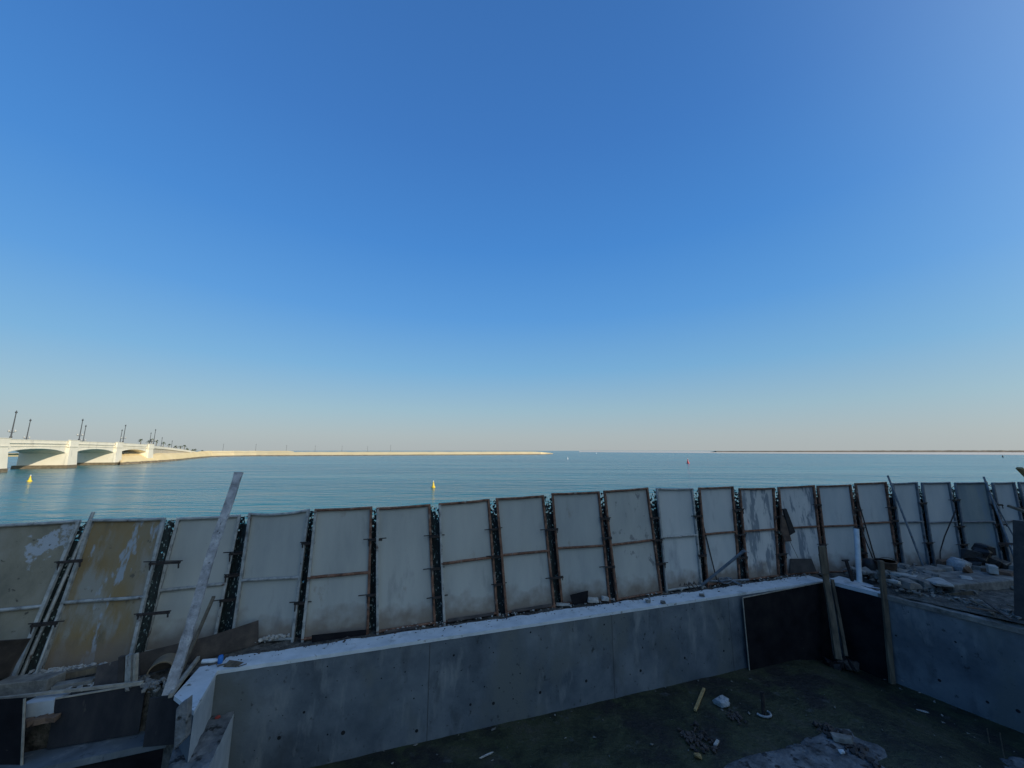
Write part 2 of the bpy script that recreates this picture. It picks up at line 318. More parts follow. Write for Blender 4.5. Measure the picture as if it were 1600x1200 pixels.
# ------------------------------------------------------------------ fence corners (measured), ground level 0
PAN = [  # TL, TR, BR, BL in photo measure; face, frame, midrail fraction, label
 ((-30, 823), (128, 814), (26, 1058), (-175, 1085), 'blot', 'grey', .44, 'blotchy brown and grey fence panel at the far left end of the row'),
 ((143, 813), (260, 811), (207, 1034), (60, 1049), 'brown', 'grey', .44, 'ochre brown stained fence panel with a pale blue grey patch'),
 ((277, 811), (377, 806), (338, 1000), (222, 1018), 'grey', 'grey', .45, 'grey fence panel crossed by the tall splashed white plank'),
 ((390, 803), (485, 797), (461, 996), (362, 1001), 'grey', 'grey', .47, 'grey fence panel with sagging top rail and pale rubble at its right foot'),
 ((492, 797), (582, 793), (577, 984), (471, 997), 'grey', 'rust', .47, 'fence panel with rusty middle rail, black board lying at its foot'),
 ((588, 795), (672, 789), (681, 971), (588, 986), 'grey', 'rust', 0, 'fence panel without a middle rail'),
 ((685, 788), (764, 781), (778, 956), (692, 971), 'grey', 'rust', .49, 'rust framed fence panel directly below and right of the nearer yellow buoy'),
 ((774, 780), (849, 775), (867, 946), (789, 956), 'grey', 'rust', .50, 'clean grey rust framed panel left of the one with the small black board'),
 ((861, 772), (936, 769), (953, 936), (876, 942), 'grey', 'rust', .50, 'rust framed fence panel with a small black board propped at its foot'),
 ((942, 768), (1011, 763), (1033, 924), (962, 936), 'smear', 'rust', .50, 'fence panel with dark smears on its upper half beside the rusty prop'),
 ((1024, 764), (1081, 764), (1096, 914), (1039, 922), 'pale', 'grey', .52, 'pale fence panel with a grey middle rail above a heap of dark scraps'),
 ((1090, 763), (1144, 761), (1155, 906), (1103, 913), 'pale', 'rust', .52, 'fence panel with a thin dark rod leaning across it'),
 ((1153, 764), (1208, 763), (1216, 898), (1166, 905), 'peel', 'rust', .53, 'peeling blue grey fence panel left of the hanging black bag'),
 ((1214, 762), (1271, 759), (1287, 893), (1226, 897), 'peel', 'rust', .53, 'peeling fence panel partly covered by the hanging black bag'),
 ((1275, 760), (1328, 758), (1346, 891), (1291, 893), 'pale', 'rust', .53, 'clean pale fence panel left of the white pipe'),
 ((1334, 756), (1383, 754), (1403, 888), (1354, 891), 'pale', 'rust', .54, 'pale rust framed fence panel behind two thin crossing rods'),
 ((1392, 756), (1431, 754), (1451, 886), (1410, 888), 'pale', 'blue', .54, 'pale fence panel crossed by the long steel pole standing above the fence'),
 ((1438, 755), (1482, 754), (1504, 884), (1458, 886), 'pale', 'blue', .53, 'pale fence panel crossed by the bent dark rod'),
 ((1490, 755), (1540, 754), (1566, 883), (1512, 884), 'bluep', 'blue', .53, 'blue green tinted fence panel near the right edge'),
 ((1548, 755), (1583, 754), (1610, 881), (1576, 882), 'pale', 'blue', .53, 'narrow pale fence panel behind the big dark timber post'),
 ((1589, 754), (1650, 754), (1690, 880), (1620, 881), 'pale', 'blue', .53, 'last fence panel cut off by the right edge of the view'),
]
FACE = dict(smear=m_ply_smear, blot=m_ply_blot, brown=m_ply_brown, grey=m_ply_grey, pale=m_ply_pale, peel=m_ply_peel, bluep=m_ply_blue)
FRAME = dict(grey=m_grey_steel, rust=m_rust, blue=m_blue_steel)
LEAN = [.50, .46, .32, .22] + [.14]*20
foot = []
panels = []
for i, (TL, TR, BR, BL, fc, fr, mid, lab) in enumerate(PAN):
    bl = P(*BL, 0); br = P(*BR, 0)
    # side stiles share one plane per panel: the depth of each foot plus the lean of the panel
    tl = PD(*TL, bl.y+LEAN[i]); tr = PD(*TR, br.y+LEAN[i])
    bl.z = br.z = -.06
    panels.append((bl, br, tr, tl)); foot.append(((bl+br)/2, LEAN[i]))

# ------------------------------------------------------------------ setting: sea, ground, pit
mb = MB(); mb.face([(-60000, -3000, WATER_Z), (60000, -3000, WATER_Z), (60000, 70000, WATER_Z), (-60000, 70000, WATER_Z)])
struct(mb, 'water', m_water)

# pit geometry
PIT_Z = -1.80
def FZ(x): t = min(1, max(0, (x-7.2)/2.4)); return PIT_Z-.30*t*t*(3-2*t)
WA = P(338, 1050, 0); WC = P(1290, 908, 0)                # inner top edge of the long wall
def along(t): return WA.lerp(WC, t)
wdir = (WC-WA).normalized(); wn = V((-wdir.y, wdir.x, 0))  # outwards (towards the sea)
RT = 0.0
RA = P(1372, 928, RT)                                      # right hand wall inner top edge
RB = P(1600, 985, RT)
rdir = (RB-RA).normalized(); rn = V((-rdir.y, rdir.x, 0))
# right wall line meets the long wall line
def isect(p, d, q, e):
    den = d.x*e.y-d.y*e.x; t = ((q.x-p.x)*e.y-(q.y-p.y)*e.x)/den
    return V((p.x+d.x*t, p.y+d.y*t, 0))
CR = isect(WA, wdir, RA, rdir)
REND = RA+rdir*14
LED_Z = -.65
E0 = P(-60, 1097, 0); E1 = P(232, 1068, 0); E2 = P(286, 1088, 0); E3 = P(303, 1111, 0)
mb = MB()
mb.face([(-30, -8, PIT_Z-.45), (30, -8, PIT_Z-.45), (30, 13, PIT_Z-.45), (-30, 13, PIT_Z-.45)])
# fine relief
nx, ny = 120, 90; vs = []; x0, x1, y0, y1 = -12, 14.5, -3, 12.9
for j in range(ny+1):
    for i in range(nx+1):
        x = x0+(x1-x0)*i/nx; y = y0+(y1-y0)*j/ny
        h = FZ(x)-PIT_Z+.015*noise.noise(V((x*1.3, y*1.3, 2)))+.012*noise.noise(V((x*4, y*4, 7)))
        vs.append((x, y, PIT_Z+.05+h))
mb.raw(vs, [(j*(nx+1)+i, j*(nx+1)+i+1, (j+1)*(nx+1)+i+1, (j+1)*(nx+1)+i) for j in range(ny) for i in range(nx)], True)
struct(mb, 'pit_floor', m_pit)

# land: strip under the fence, from the pit wall to the bank by the sea
fl = [foot[0][0]+V((-25, -8, 0))]+[f[0] for f in foot]+[foot[-1][0]+V((25, 4, 0))]
inner = [V((-34, -6, 0)), V((-12, 5.2, 0))]
mb = MB(); n = 48; vs = []
def fence_y(x):
    for a, b in zip(fl[:-1], fl[1:]):
        if a.x <= x <= b.x: return a.y+(b.y-a.y)*(x-a.x)/(b.x-a.x)
    return fl[0].y if x < fl[0].x else fl[-1].y
def inner_y(x):
    # land-side limit of the fence strip (outer side of walls / formwork edge)
    if x < E1.x: return E0.y+(E1.y-E0.y)*(x-E0.x)/(E1.x-E0.x)+.02
    if x < WA.x: 
        a = E1; b = WA+wn*.3
        return a.y+(b.y-a.y)*(x-a.x)/(b.x-a.x)
    q = isect(V((x, 0, 0)), V((0, 1, 0)), WA+wn*.3, wdir); return q.y
XR = CR.x+.3
xs = [-30, -20, -14]+[E0.x+(XR-E0.x)*k/160 for k in range(161)]
rows = 26; vs = []
for x in xs:
    a = inner_y(x); b = fence_y(x)+1.4
    for j in range(rows+1):
        y = a+(b-a)*j/rows
        h = .05*noise.noise(V((x*1.7, y*1.7, 0)))+.035*noise.noise(V((x*6, y*6, 3)))+.02*noise.noise(V((x*15, y*15, 5)))
        edge = min(1, (y-a)/.15)
        vs.append((x, y, -.05+h*edge))
    vs.append((x, b+4.5, WATER_Z-.5))
K = rows+2
mb.raw(vs, [(i*K+j, (i+1)*K+j, (i+1)*K+j+1, i*K+j+1) for i in range(len(xs)-1) for j in range(rows+1)], True)
struct(mb, 'terrace_ground', m_ground)
# right hand terrace behind the right wall
mb = MB(); vs = []; nx, ny = 70, 60
for i in range(nx+1):
    x = XR+(34-XR)*((i/nx)**1.5)
    for j in range(ny+1):
        lo = RA.y+(RB.y-RA.y)*(x-RA.x)/(RB.x-RA.x)+.25 if x > RA.x else isect(V((x, 0, 0)), V((0, 1, 0)), WA+wn*.3, wdir).y
        lo = max(lo, -6); hi = fence_y(x)+1.4; y = lo+(hi-lo)*j/ny
        e_ = min(1, max(0, (fence_y(x)-y)/1.5)); h = .07*noise.noise(V((x*1.5, y*1.5, 9)))+.05*noise.noise(V((x*5, y*5, 3)))+.025*noise.noise(V((x*13, y*13, 5)))
        vs.append((x, y, -.03+.14*e_*min(1, i/12)+h*min(1, j/4)))
    vs.append((x, fence_y(x)+6, WATER_Z-.5))
K = ny+2
mb.raw(vs, [(i*K+j, (i+1)*K+j, (i+1)*K+j+1, i*K+j+1) for i in range(nx) for j in range(ny+1)], True)
struct(mb, 'rubble_ground', m_ground)

# long pit wall: face, coping
WT = lambda t: WA+(WC-WA)*t
wl = thing('pit_wall', WA.lerp(CR, .5)+V((0, 0, PIT_Z)), 'long grey cast concrete wall of the pit running below the fence', 'wall')
mb = MB(); thick = .30
a, b = WA-wdir*.0, CR+wdir*.6
mb.prism([a, b, b+wn*thick, a+wn*thick], PIT_Z-.5, -.04)
mb.i = 1
def disc(mbx, c, nrm, r, n=10):
    u = nrm.cross(V((0, 0, 1))).normalized(); v_ = u.cross(nrm)
    mbx.face([c+u*(r*math.cos(6.283*k/n))+v_*(r*math.sin(6.283*k/n)) for k in range(n)])
for px, py, r in [(1070, 1028, .045), (1131, 1017, .04), (1001, 1048, .05), (916, 1064, .05), (844, 1082, .05), (771, 1099, .05), (709, 1024, .035),
                  (944, 976, .03), (829, 988, .03), (735, 1101, .04), (651, 1142, .05), (536, 1145, .06), (436, 1013+140, .05), (475, 1113, .035),
                  (780, 1075, .025), (797, 1067, .02), (757, 1073, .025), (739, 1065, .02), (596, 1060, .02), (633, 1050, .02), (1125, 1000, .02)]:
    c = PP(px, py, WA, WC, .004); disc(mb, c, -wn, r*.62)
for k in range(70):
    t = R.random(); c = WA.lerp(WC, t)+V((0, 0, -R.uniform(.1, 1.5)))-wn*.004; disc(mb, c, -wn, R.uniform(.006, .016), 6)
# shutter joints
for px in (672, 957, 1143):
    q = PP(px, 1000, WA, WC, .0)
    q0 = V((q.x, q.y, PIT_Z)); q1 = V((q.x, q.y, -.05)); o_ = -wn*.004
    mb.i = 2; mb.face([q0+o_-wdir*.006, q0+o_+wdir*.006, q1+o_+wdir*.006, q1+o_-wdir*.006]); mb.i = 1
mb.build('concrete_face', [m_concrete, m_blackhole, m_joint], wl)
# coping follows the fence foot on its outer side, with a ragged edge
mb = MB(); N_ = 120; top = []; ot = []
for k in range(N_+1):
    t = k/N_; p = WA.lerp(WC, t)
    po = P(400+(1282-400)*t, 1019+(895-1019)*t, 0)
    wid = (po-WA).dot(wn)
    wid = max(.45, min(wid, 1.5))+.07*noise.noise(V((t*26, 0, 0)))+.04*noise.noise(V((t*90, 3, 0)))
    iw = .012*noise.noise(V((t*70, 8, 0)))
    top.append(p-wn*(.012+iw)+V((0, 0, 0))); ot.append(p+wn*wid+V((0, 0, 0)))
for k in range(N_):
    m_ = 6
    for j in range(m_):
        f0, f1 = j/m_, (j+1)/m_
        def q(kk, f):
            v = top[kk].lerp(ot[kk], f); v = v.copy(); v.z = .012+.018*noise.noise(V((v.x*3, v.y*3, 1)))*(1 if f > .01 else .2)+(.012 if f < .99 else -.05); return v
        mb.face([q(k, f0), q(k+1, f0), q(k+1, f1), q(k, f1)], True)
    a0, a1 = top[k].copy(), top[k+1].copy(); b0 = q(k, 0); b1 = q(k+1, 0); a0.z = a1.z = -.035
    mb.face([a0, a1, b1, b0])
mb.build('coping', m_coping, wl)

# right wall
rw = thing('pit_wall', RA.lerp(RB, .5)+V((0, 0, PIT_Z)), 'blue grey concrete pit wall on the right with a flaking sloped top', 'wall')
mb = MB(); ra = CR-rdir*.1
rn2 = rn if rn.x > 0 else -rn
mb.hexa([V((p.x, p.y, PIT_Z-.5)) for p in (ra, ra+rn2*.32, REND+rn2*.32, REND)], [V((ra.x, ra.y, -.03)), V((ra.x+rn2.x*.32, ra.y+rn2.y*.32, -.03))]+[V((p.x, p.y, RT-.05)) for p in (REND+rn2*.32, REND)]) if False else [mb.hexa([V((p.x, p.y, PIT_Z-.5)) for p in (a_, a_+rn2*.32, b_+rn2*.32, b_)], [V((p.x, p.y, z_)) for p, z_ in ((a_, za), (a_+rn2*.32, za), (b_+rn2*.32, zb), (b_, zb))]) for a_, b_, za, zb in ((ra, RA, -.03, RT-.05), (RA, REND, RT-.05, RT-.05))]
mb.i = 1
for px, py, r in [(1400, 993, .03), (1493, 1003, .03), (1468, 1063, .045), (1543, 1097, .04), (1591, 1111, .05), (1503, 1026, .02)]:
    d = ray(px, py); t = (RA.x*rn2.x+RA.y*rn2.y)/(d.x*rn2.x+d.y*rn2.y)
    disc(mb, V((d.x*t, d.y*t, CAM_Z+d.z*t))-rn2*.004, -rn2, r*.7)
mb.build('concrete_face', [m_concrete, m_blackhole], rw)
mb = MB(); N_ = 100; L_ = (REND-CR).length
CAP0 = (RA-CR).length
L_ = (REND-RA).length
for k in range(N_):
    for j in range(5):
        def q(kk, f):
            p = RA+rdir*(L_*kk/N_); wd = .42+.12*noise.noise(V((kk*.35, 2, 0)))
            v = p+rn2*(wd*f-.03+.02*noise.noise(V((kk*.8, 5, 0))))
            v.z = RT+.0+.05*noise.noise(V((v.x*4, v.y*4, 1)))*(f > .01)+(-.1 if f > .99 else 0)+.02; return v
        mb.face([q(k, j/5), q(k+1, j/5), q(k+1, (j+1)/5), q(k, (j+1)/5)], True)
    a0, a1 = q(k, 0), q(k+1, 0); c0 = a0.copy(); c1 = a1.copy(); c0.z -= .10; c1.z -= .10; mb.face([c0, c1, a1, a0])
mb.build('mortar_capping', m_stone, rw)
mb = MB()   # white end of the coping past the corner
for k in range(16):
    for j in range(5):
        def q(kk, f):
            t_ = kk/16; p = (CR-rdir*.0).lerp(RA+rdir*.05, t_); wd = .95-.25*t_+.07*noise.noise(V((kk*.9, 1, 3)))
            v = p+rn2*(wd*f-.02)+V((0, 0, 0)); v.z = .03+.02*noise.noise(V((v.x*5, v.y*5, 2)))-(.12 if f > .99 else 0); return v
        mb.face([q(k, j/5), q(k+1, j/5), q(k+1, (j+1)/5), q(k, (j+1)/5)], True)
    a0, a1 = q(k, 0), q(k+1, 0); c0 = a0.copy(); c1 = a1.copy(); c0.z = min(c0.z, .1)-.1; c1.z = min(c1.z, .15)-.1; mb.face([c0, c1, a1, a0])
mb.build('coping', m_coping, rw)

# left end: return wall, formwork edge and lower ledge
lw = thing('return_wall', P(300, 1080, 0)+V((0, 0, PIT_Z)), 'short pale topped return wall at the left end of the pit', 'wall')
mb = MB(); mb.prism([P(288, 1088, 0), P(303, 1111, 0), WA+V((0, 0, 0)), WA+wn*.3, P(312, 1044, 0)], PIT_Z-.1, -.045); mb.build('concrete_face', m_concrete, lw)
mb = MB(); f0 = P(303, 1111, 0); f1 = WA; off_ = V((.006, -.006, 0))
mb.face([V((f0.x, f0.y, PIT_Z))+off_, V((f1.x, f1.y, PIT_Z))+off_, V((f1.x, f1.y, -.05))+off_, V((f0.x, f0.y, -.05))+off_]); mb.build('pale_side_face', m_whiteface, lw)
mb = MB(); mb.slab([P(272, 1087, .02), P(303, 1111, .02), P(339, 1049, .02), P(362, 1033, .02), P(312, 1042, .02)], .06, V((0, 0, -1))); mb.build('coping', m_coping, lw)
mb = MB(); ys = P(303, 1112, 0).y-.12; mb.slab([PD(279, 1166, ys), PD(299, 1146, ys), PD(302, 1084, ys), PD(297, 1089, ys), PD(291, 1092, ys), PD(283, 1102, ys)], .09, V((0, -1, 0)))
single(mb, 'timber_stub', m_spill, 'rough splintered timber stub in front of the pale return wall', 'timber', bevel=.01)
led = thing('lower_ledge', P(325, 1150, LED_Z)+V((0, 0, PIT_Z-LED_Z)), 'lower rough concrete ledge block at the bottom left beside the long wall', 'ledge')
mb = MB(); k1 = P(366, 1112, LED_Z); k2 = P(325, 1200, LED_Z); k3 = k2+(k2-k1)*1.2; kl = P(282, 1128, LED_Z); kl2 = P(262, 1200, LED_Z); kl3 = kl2+(kl2-kl)*1.2
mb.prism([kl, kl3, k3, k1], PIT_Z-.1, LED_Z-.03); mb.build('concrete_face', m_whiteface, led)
mb = MB(); gx, gy = 24, 40; vs = []
for i in range(gx+1):
    for j in range(gy+1):
        p = kl.lerp(k1, i/gx).lerp(kl3.lerp(k3, i/gx), j/gy); p.z = LED_Z+.035*noise.noise(V((p.x*6, p.y*6, 0)))+.02*noise.noise(V((p.x*18, p.y*18, 0))); vs.append(p)
mb.raw(vs, [(i*(gy+1)+j, (i+1)*(gy+1)+j, (i+1)*(gy+1)+j+1, i*(gy+1)+j+1) for i in range(gx) for j in range(gy)], True)
mb.build('rough_top', m_spill, led)
# bench of concrete below the formwork boards
bn = MB(); b0 = P(20, 1176, LED_Z-.02); b1 = P(281, 1124, LED_Z-.02); b2 = P(281, 1150, LED_Z-.02); b3 = P(20, 1204, LED_Z-.02)
ex = (b0-b1).normalized()*4
bt_ = thing('concrete_bench', (b1+b2)/2, 'narrow grey concrete bench below the dark boards at bottom left', 'ledge')
bn.prism([b0+ex, b3+ex, b2, b1], LED_Z-.14, LED_Z-.05); bn.build('top', m_concrete, bt_)
bn = MB(); o2 = V((0, .03, 0)); bn.prism([b0+ex+o2, b3+ex+o2, b2+o2+V((-.02, 0, 0)), b1+V((-.02, 0, 0))], PIT_Z-.1, LED_Z-.142); bn.build('painted_shade', m_black_ply_and_shade, bt_)  # black body painted as the shadowed void under the bench top
# earth behind the boards (face of the terrace)
mb = MB(); ee = [E0+V((-20, -4, 0)), E0, E1, E2, P(274, 1086, 0)]
for p, q in zip(ee[:-1], ee[1:]):
    o_ = V((0, .05, 0)); mb.face([V((p.x, p.y, PIT_Z))+o_, V((q.x, q.y, PIT_Z))+o_, V((q.x, q.y, -.03))+o_, V((p.x, p.y, -.03))+o_])
struct(mb, 'terrace_bank', m_ground)

# unseen land behind the viewpoint, under the added shade block
mb = MB(); mb.prism([(-60, -60), (90, -60), (90, 7), (20, 7), (14.6, -3.0), (-60, -3.9)], WATER_Z-1, -.02)
struct(mb, 'rear_ground', m_ground)

# ------------------------------------------------------------------ fence panels
for i, (TL, TR, BR, BL, fc, fr, mid, lab) in enumerate(PAN):
    bl, br, tr, tl = panels[i]; fm = FRAME[fr]
    nr = (br-bl).cross(tl-bl).normalized()      # towards the pit / camera
    if nr.y > 0: nr = -nr
    def Q(u, v, off=0): return bl.lerp(br, u).lerp(tl.lerp(tr, u), v)+nr*off
    th = thing('fence_section', (bl+br)/2, lab, 'fence panel', 'formwork panels making up the fence')
    mb = MB(); g = 8; fv = []
    for a in range(g+1):
        for b in range(g+1):
            fv.append(Q(.02+.96*a/g, .01+.98*b/g, .02*noise.noise(V((a*.5+i*7, b*.5, 1)))))
    back = [p-nr*.018 for p in fv]
    fs = [(a*(g+1)+b, (a+1)*(g+1)+b, (a+1)*(g+1)+b+1, a*(g+1)+b+1) for a in range(g) for b in range(g)]
    mb.raw(fv, fs, True); mb.raw(back, [tuple(reversed(f)) for f in fs], True)
    mb.build('plywood_face', FACE[fc], th)
    W_ = (br-bl).length; du = .028/W_
    def rail(v0, name, r=.026, wob=.0, m=fm):
        mbx = MB(); pts = []
        for k in range(9):
            u = k/8; pts.append(Q(u, v0, .035)+V((0, 0, wob*math.sin(u*3.1416*1.0)*-1+.006*noise.noise(V((u*5+i, v0*9, 0))))))
        mbx.tube(pts, r, 6); mbx.build(name, m, th)
    rail(1.0, 'top_rail', .031, .05 if i == 3 else .008)
    if mid: rail(mid, 'middle_rail', .033, .0)
    rail(.02, 'bottom_rail', .03)
    for side, u in (('l', du), ('r', 1-du)):
        mbx = MB(); wj = .012*R.uniform(-1, 1)
        mbx.bar(Q(u, -.01, .03), Q(u, .5, .03)+(br-bl).normalized()*wj, .05, .06, nr)
        mbx.bar(Q(u, .5, .03)+(br-bl).normalized()*wj, Q(u, 1.0, .03), .05, .06, nr)
        mbx.build('stile', m_grey_steel if (i in (4, 5, 6) and side == 'l') else fm, th)
    # clamps wedged over the gap on the right side
    if i < len(PAN)-1:
        hs = [R.uniform(.68, .80), R.uniform(.22, .34)]
        if R.random() < .4: hs.append(R.uniform(.45, .6))
        nb = panels[i+1]
        gap = (nb[0]-br).length
        e_ = (br-bl).normalized()
        for h in hs:
            mbx = MB(); c = Q(1, h, .08); a = c-e_*R.uniform(.08, .24)+V((0, 0, R.uniform(-.02, .02))); b = c+e_*(gap+R.uniform(.04, .14))
            mbx.tube([a, b], .011, 6)
            mbx.bar(c-e_*.05+nr*.0, c-e_*.045-V((0, 0, R.uniform(.08, .18))), .018, .018)
            mbx.bar(c+e_*(gap+.02), c+e_*(gap+.03)-V((0, 0, R.uniform(.05, .15))), .018, .018)
            mbx.bar(c-e_*.07+V((0, 0, -.025)), c+e_*(gap+.05)+V((0, 0, -.03)), .03, .035)
            mbx.build('clamp', m_dark_iron, th)
    if i in (6,):
        for (u, v) in ():
            pass

# netting hung on the sea side of the panels, shows in the gaps
mb = MB(); pts = []
for (bl, br, tr, tl) in panels:
    for b_, t_ in ((bl, tl), (br, tr)):
        pts.append((b_+V((0, .10, 0)), t_+V((0, .10, .0))))
vs = []
rows = 10; cols = []
for k in range(len(pts)-1):
    sub = 3
    for s_ in range(sub): 
        f = s_/sub; cols.append((pts[k][0].lerp(pts[k+1][0], f), pts[k][1].lerp(pts[k+1][1], f)))
cols.append(pts[-1])
for a, b in cols:
    for j in range(rows+1):
        p = a.lerp(b, j/rows); p.z -= .03; p.y += .03*noise.noise(V((p.x*4, p.z*4, 0))); vs.append(p)
mb.raw(vs, [(k*(rows+1)+j, (k+1)*(rows+1)+j, (k+1)*(rows+1)+j+1, k*(rows+1)+j+1) for k in range(len(cols)-1) for j in range(rows)], True)
single(mb, 'shade_net', m_net, 'torn dark green netting with white specks showing in the gaps between fence panels', 'netting')

# ------------------------------------------------------------------ poles, props, planks around the fence
def pole(name, a, b, r, m, label, cat, extra=None, group=None):
    mb = MB(); mb.tube([a, b], r, 8)
    if extra: extra(mb, V(a), V(b))
    return single(mb, name, m, label, cat, group)
def fd(px, t=0): # depth of the fence near photo column px (at its foot), minus an offset towards the camera
    best = min(range(len(PAN)), key=lambda k: abs((PAN[k][0][0]+PAN[k][1][0]+PAN[k][2][0]+PAN[k][3][0])/4-px))
    bl, br, tr, tl = panels[best]; return (bl.y+br.y)/2-t
# splashed plank
a = P(262, 1086, 0); b = PD(372, 738, a.y+1.25)
mb = MB(); d = (b-a); N_ = 24
side = d.cross(V((0.2, -1, 0.1))).normalized(); nrm = side.cross(d).normalized()
vs = []
for k in range(N_+1):
    p = a+d*(k/N_)+side*.015*math.sin(k*.35)
    w_ = .072+.012*noise.noise(V((k*.9, 0, 4))); t_ = .022+.01*noise.noise(V((k*1.3, 6, 4)))
    vs += [p-side*w_-nrm*t_, p+side*w_-nrm*t_, p+side*w_+nrm*t_, p-side*w_+nrm*t_]
fs = [(0, 1, 2, 3), tuple(4*N_+k for k in (3, 2, 1, 0))]
for k in range(N_):
    for j in range(4): fs.append((4*k+j, 4*k+(j+1) % 4, 4*k+4+(j+1) % 4, 4*k+4+j))
mb.raw(vs, fs)
single(mb, 'plank', m_plank, 'long mortar splashed whitish plank leaning over the fence top on the left', 'plank')
a = P(283, 1050, 0); b = PD(334, 932, fd(300, .05))
mb = MB(); mb.bar(a, b, .05, .035); single(mb, 'timber_batten', m_timber, 'thin brown batten just behind the splashed white plank', 'timber')
mb = MB(); mb.bar(P(266, 1087, .04), P(310, 1028, .04), .05, .06); single(mb, 'timber_batten', m_edge, 'pale batten lying along the edge of the white return wall top', 'timber')
# pole standing in the gap above the ochre panel
a = P(20, 1050, 0); b = PD(146, 799, fd(100, -.42))
pole('steel_pole', P(40, 1052, 0)+V((0, -.05, 0)), PD(146, 800, fd(100, -.30)), .028, m_grey_steel, 'grey steel pole left of the ochre stained panel poking above the fence', 'pole')
pole('steel_pole', P(68, 1050, 0)+V((.0, -.12, 0)), PD(100, 935, fd(100, -.05)), .02, m_grey_steel, 'short grey tube beside the foot of the ochre stained panel', 'pole')
# right side rods
def head(mb, a, b):
    d = (b-a).normalized(); mb.bar(b-d*.02+V((-.09, 0, 0)), b-d*.02+V((.05, .0, .0)), .03, .02)
pole('steel_prop', P(1097, 914, .05), PD(1162, 861, 10.75), .038, m_blue_steel, 'stout grey steel prop lying at an angle against the fence foot', 'prop',
     lambda mb, a, b: (mb.lathe(b-V((0, 0, .01)), [(.03, -.02), (.06, 0), (.06, .015)], 8), mb.bar(b+V((-.02, 0, .06)), b+V((.13, 0, -.05)), .02, .015)))
pole('thin_rod', P(1121, 911, .02), PD(1093, 796, fd(1120, .08)), .016, m_dark_iron, 'thin dark rod leaning from the coping behind the stout steel prop', 'rod')
pole('steel_pole', P(1446, 893, .1), PD(1387, 743, fd(1420, .10)), .028, m_blue_steel, 'long blue grey pole leaning left and standing above the fence', 'pole')
pole('steel_pole', P(1592, 890, .1), PD(1537, 745, fd(1560, .12)), .028, m_blue_steel, 'blue grey pole poking above the fence right of the tinted panel', 'pole')
pole('thin_rod', P(1367, 872, .35), PD(1339, 776, fd(1370, .06)), .018, m_dark_iron, 'upper of two dark rods fanning down to the brown bucket', 'rod')
pole('thin_rod', P(1366, 878, .3), PD(1343, 820, fd(1370, .10)), .015, m_dark_iron, 'lower of two dark rods fanning down to the brown bucket', 'rod')
pole('thin_rod', P(1597, 862, .5), PD(1552, 780, fd(1570, .15)), .018, m_blue_steel, 'thin rod slanting down behind the big dark timber post', 'rod')
mb = MB(); mb.tube([PD(1494, 796, fd(1480, .1)), PD(1476, 838, fd(1480, .2)), PD(1469, 862, fd(1480, .25)), P(1469, 890, .12)], .017, 6)
single(mb, 'bent_rod', m_dark_iron, 'bent dark rod leaning left of the blue green tinted panel', 'rod')
# rusty prop by the smeared panel
mb = MB(); dd = fd(955, .12)
mb.bar(PD(957, 935, dd), PD(962, 893, dd), .055, .05); mb.tube([PD(955, 908, dd), PD(970, 909, dd)], .013, 6); mb.tube([PD(958, 900, dd), PD(967, 901, dd)], .013, 6)
mb.tube([PD(968, 932, dd), PD(961, 905, dd)], .012, 6)
single(mb, 'rusty_prop', m_rust, 'short rusty upright prop at the foot of the smeared panel', 'prop')
# white pipe
a = P(1343, 910, .15); b = PD(1338, 826, a.y+.1)
mb = MB(); mb.tube([a, b], .062, 14, cap=False); mb.tube([b, a], .053, 14, cap=False); single(mb, 'plastic_pipe', m_pvc, 'white plastic pipe standing upright at the corner of the pit', 'pipe')
# stake with a flat head
mb = MB(); a = P(1332, 908, .1); b = PD(1322, 876, a.y); mb.bar(a, b, .06, .06); mb.bar(b+V((-.1, 0, 0)), b+V((.07, 0, .02)), .06, .03)
single(mb, 'formwork_prop', m_dark_iron, 'short dark prop with a flat head left of the white pipe', 'prop')
# timber posts in the pit
def post(p0, p1, z0, yt, w_, t_, label, m=m_timber, name='timber_post'):
    a = P(*p0, z0); b = PD(*p1, yt if yt else a.y); mb = MB(); mid_ = a.lerp(b, .5)+V((R.uniform(-.02, .02), 0, 0))
    mb.bar(a, mid_, w_, t_, V((0, 1, 0))); mb.bar(mid_, b, w_*.96, t_, V((0, 1, 0)))
    return single(mb, name, m, label, 'post', bevel=.006)
pbA = P(1306, 1004, PIT_Z)
post((1310, 1030), (1284, 866), -1.68, 11.62, .17, .06, 'weathered timber post in the far corner of the pit against the large black board')
post((1322, 1025), (1300, 905), -1.66, 11.70, .09, .05, 'slimmer dark timber post just behind the corner post')
mb = MB(); mb.slab([PD(1280, 854, 11.4), PD(1290, 853, 11.4), PD(1296, 897, 11.4), PD(1285, 897, 11.4)], .05); single(mb, 'timber_offcut', m_timber, 'upright timber offcut behind the head of the corner post', 'timber')
pa_ = PP(1393, 1060, RA, RB, .13); pb_ = PP(1376, 876, RA, RB, .02)
mb = MB(); mb.bar(pa_-V((0, 0, .12)), pa_.lerp(pb_, .5)+V((.01, 0, 0)), .13, .07, V((0, 1, 0))); mb.bar(pa_.lerp(pb_, .5)+V((.01, 0, 0)), pb_, .125, .07, V((0, 1, 0)))
single(mb, 'timber_post', m_timber, 'weathered timber post against the right end of the second black board', 'post', bevel=.006)
mb = MB()
for k in range(14):
    p = P(1306+R.uniform(-22, 26), 1016, -1.6)+V((0, -.1+R.uniform(-.2, .2), 0)); h_ = R.uniform(.12, .3); mb.hull(V((p.x, min(p.y, 11.3), PIT_Z-.12+h_*.4)), (R.uniform(.12, .3), .2, h_), 300+k, 14, R.random()*3, R.uniform(-.4, .4), .4)
single(mb, 'debris_heap', m_tarp, 'dark heap of debris at the foot of the posts in the far pit corner', 'heap')
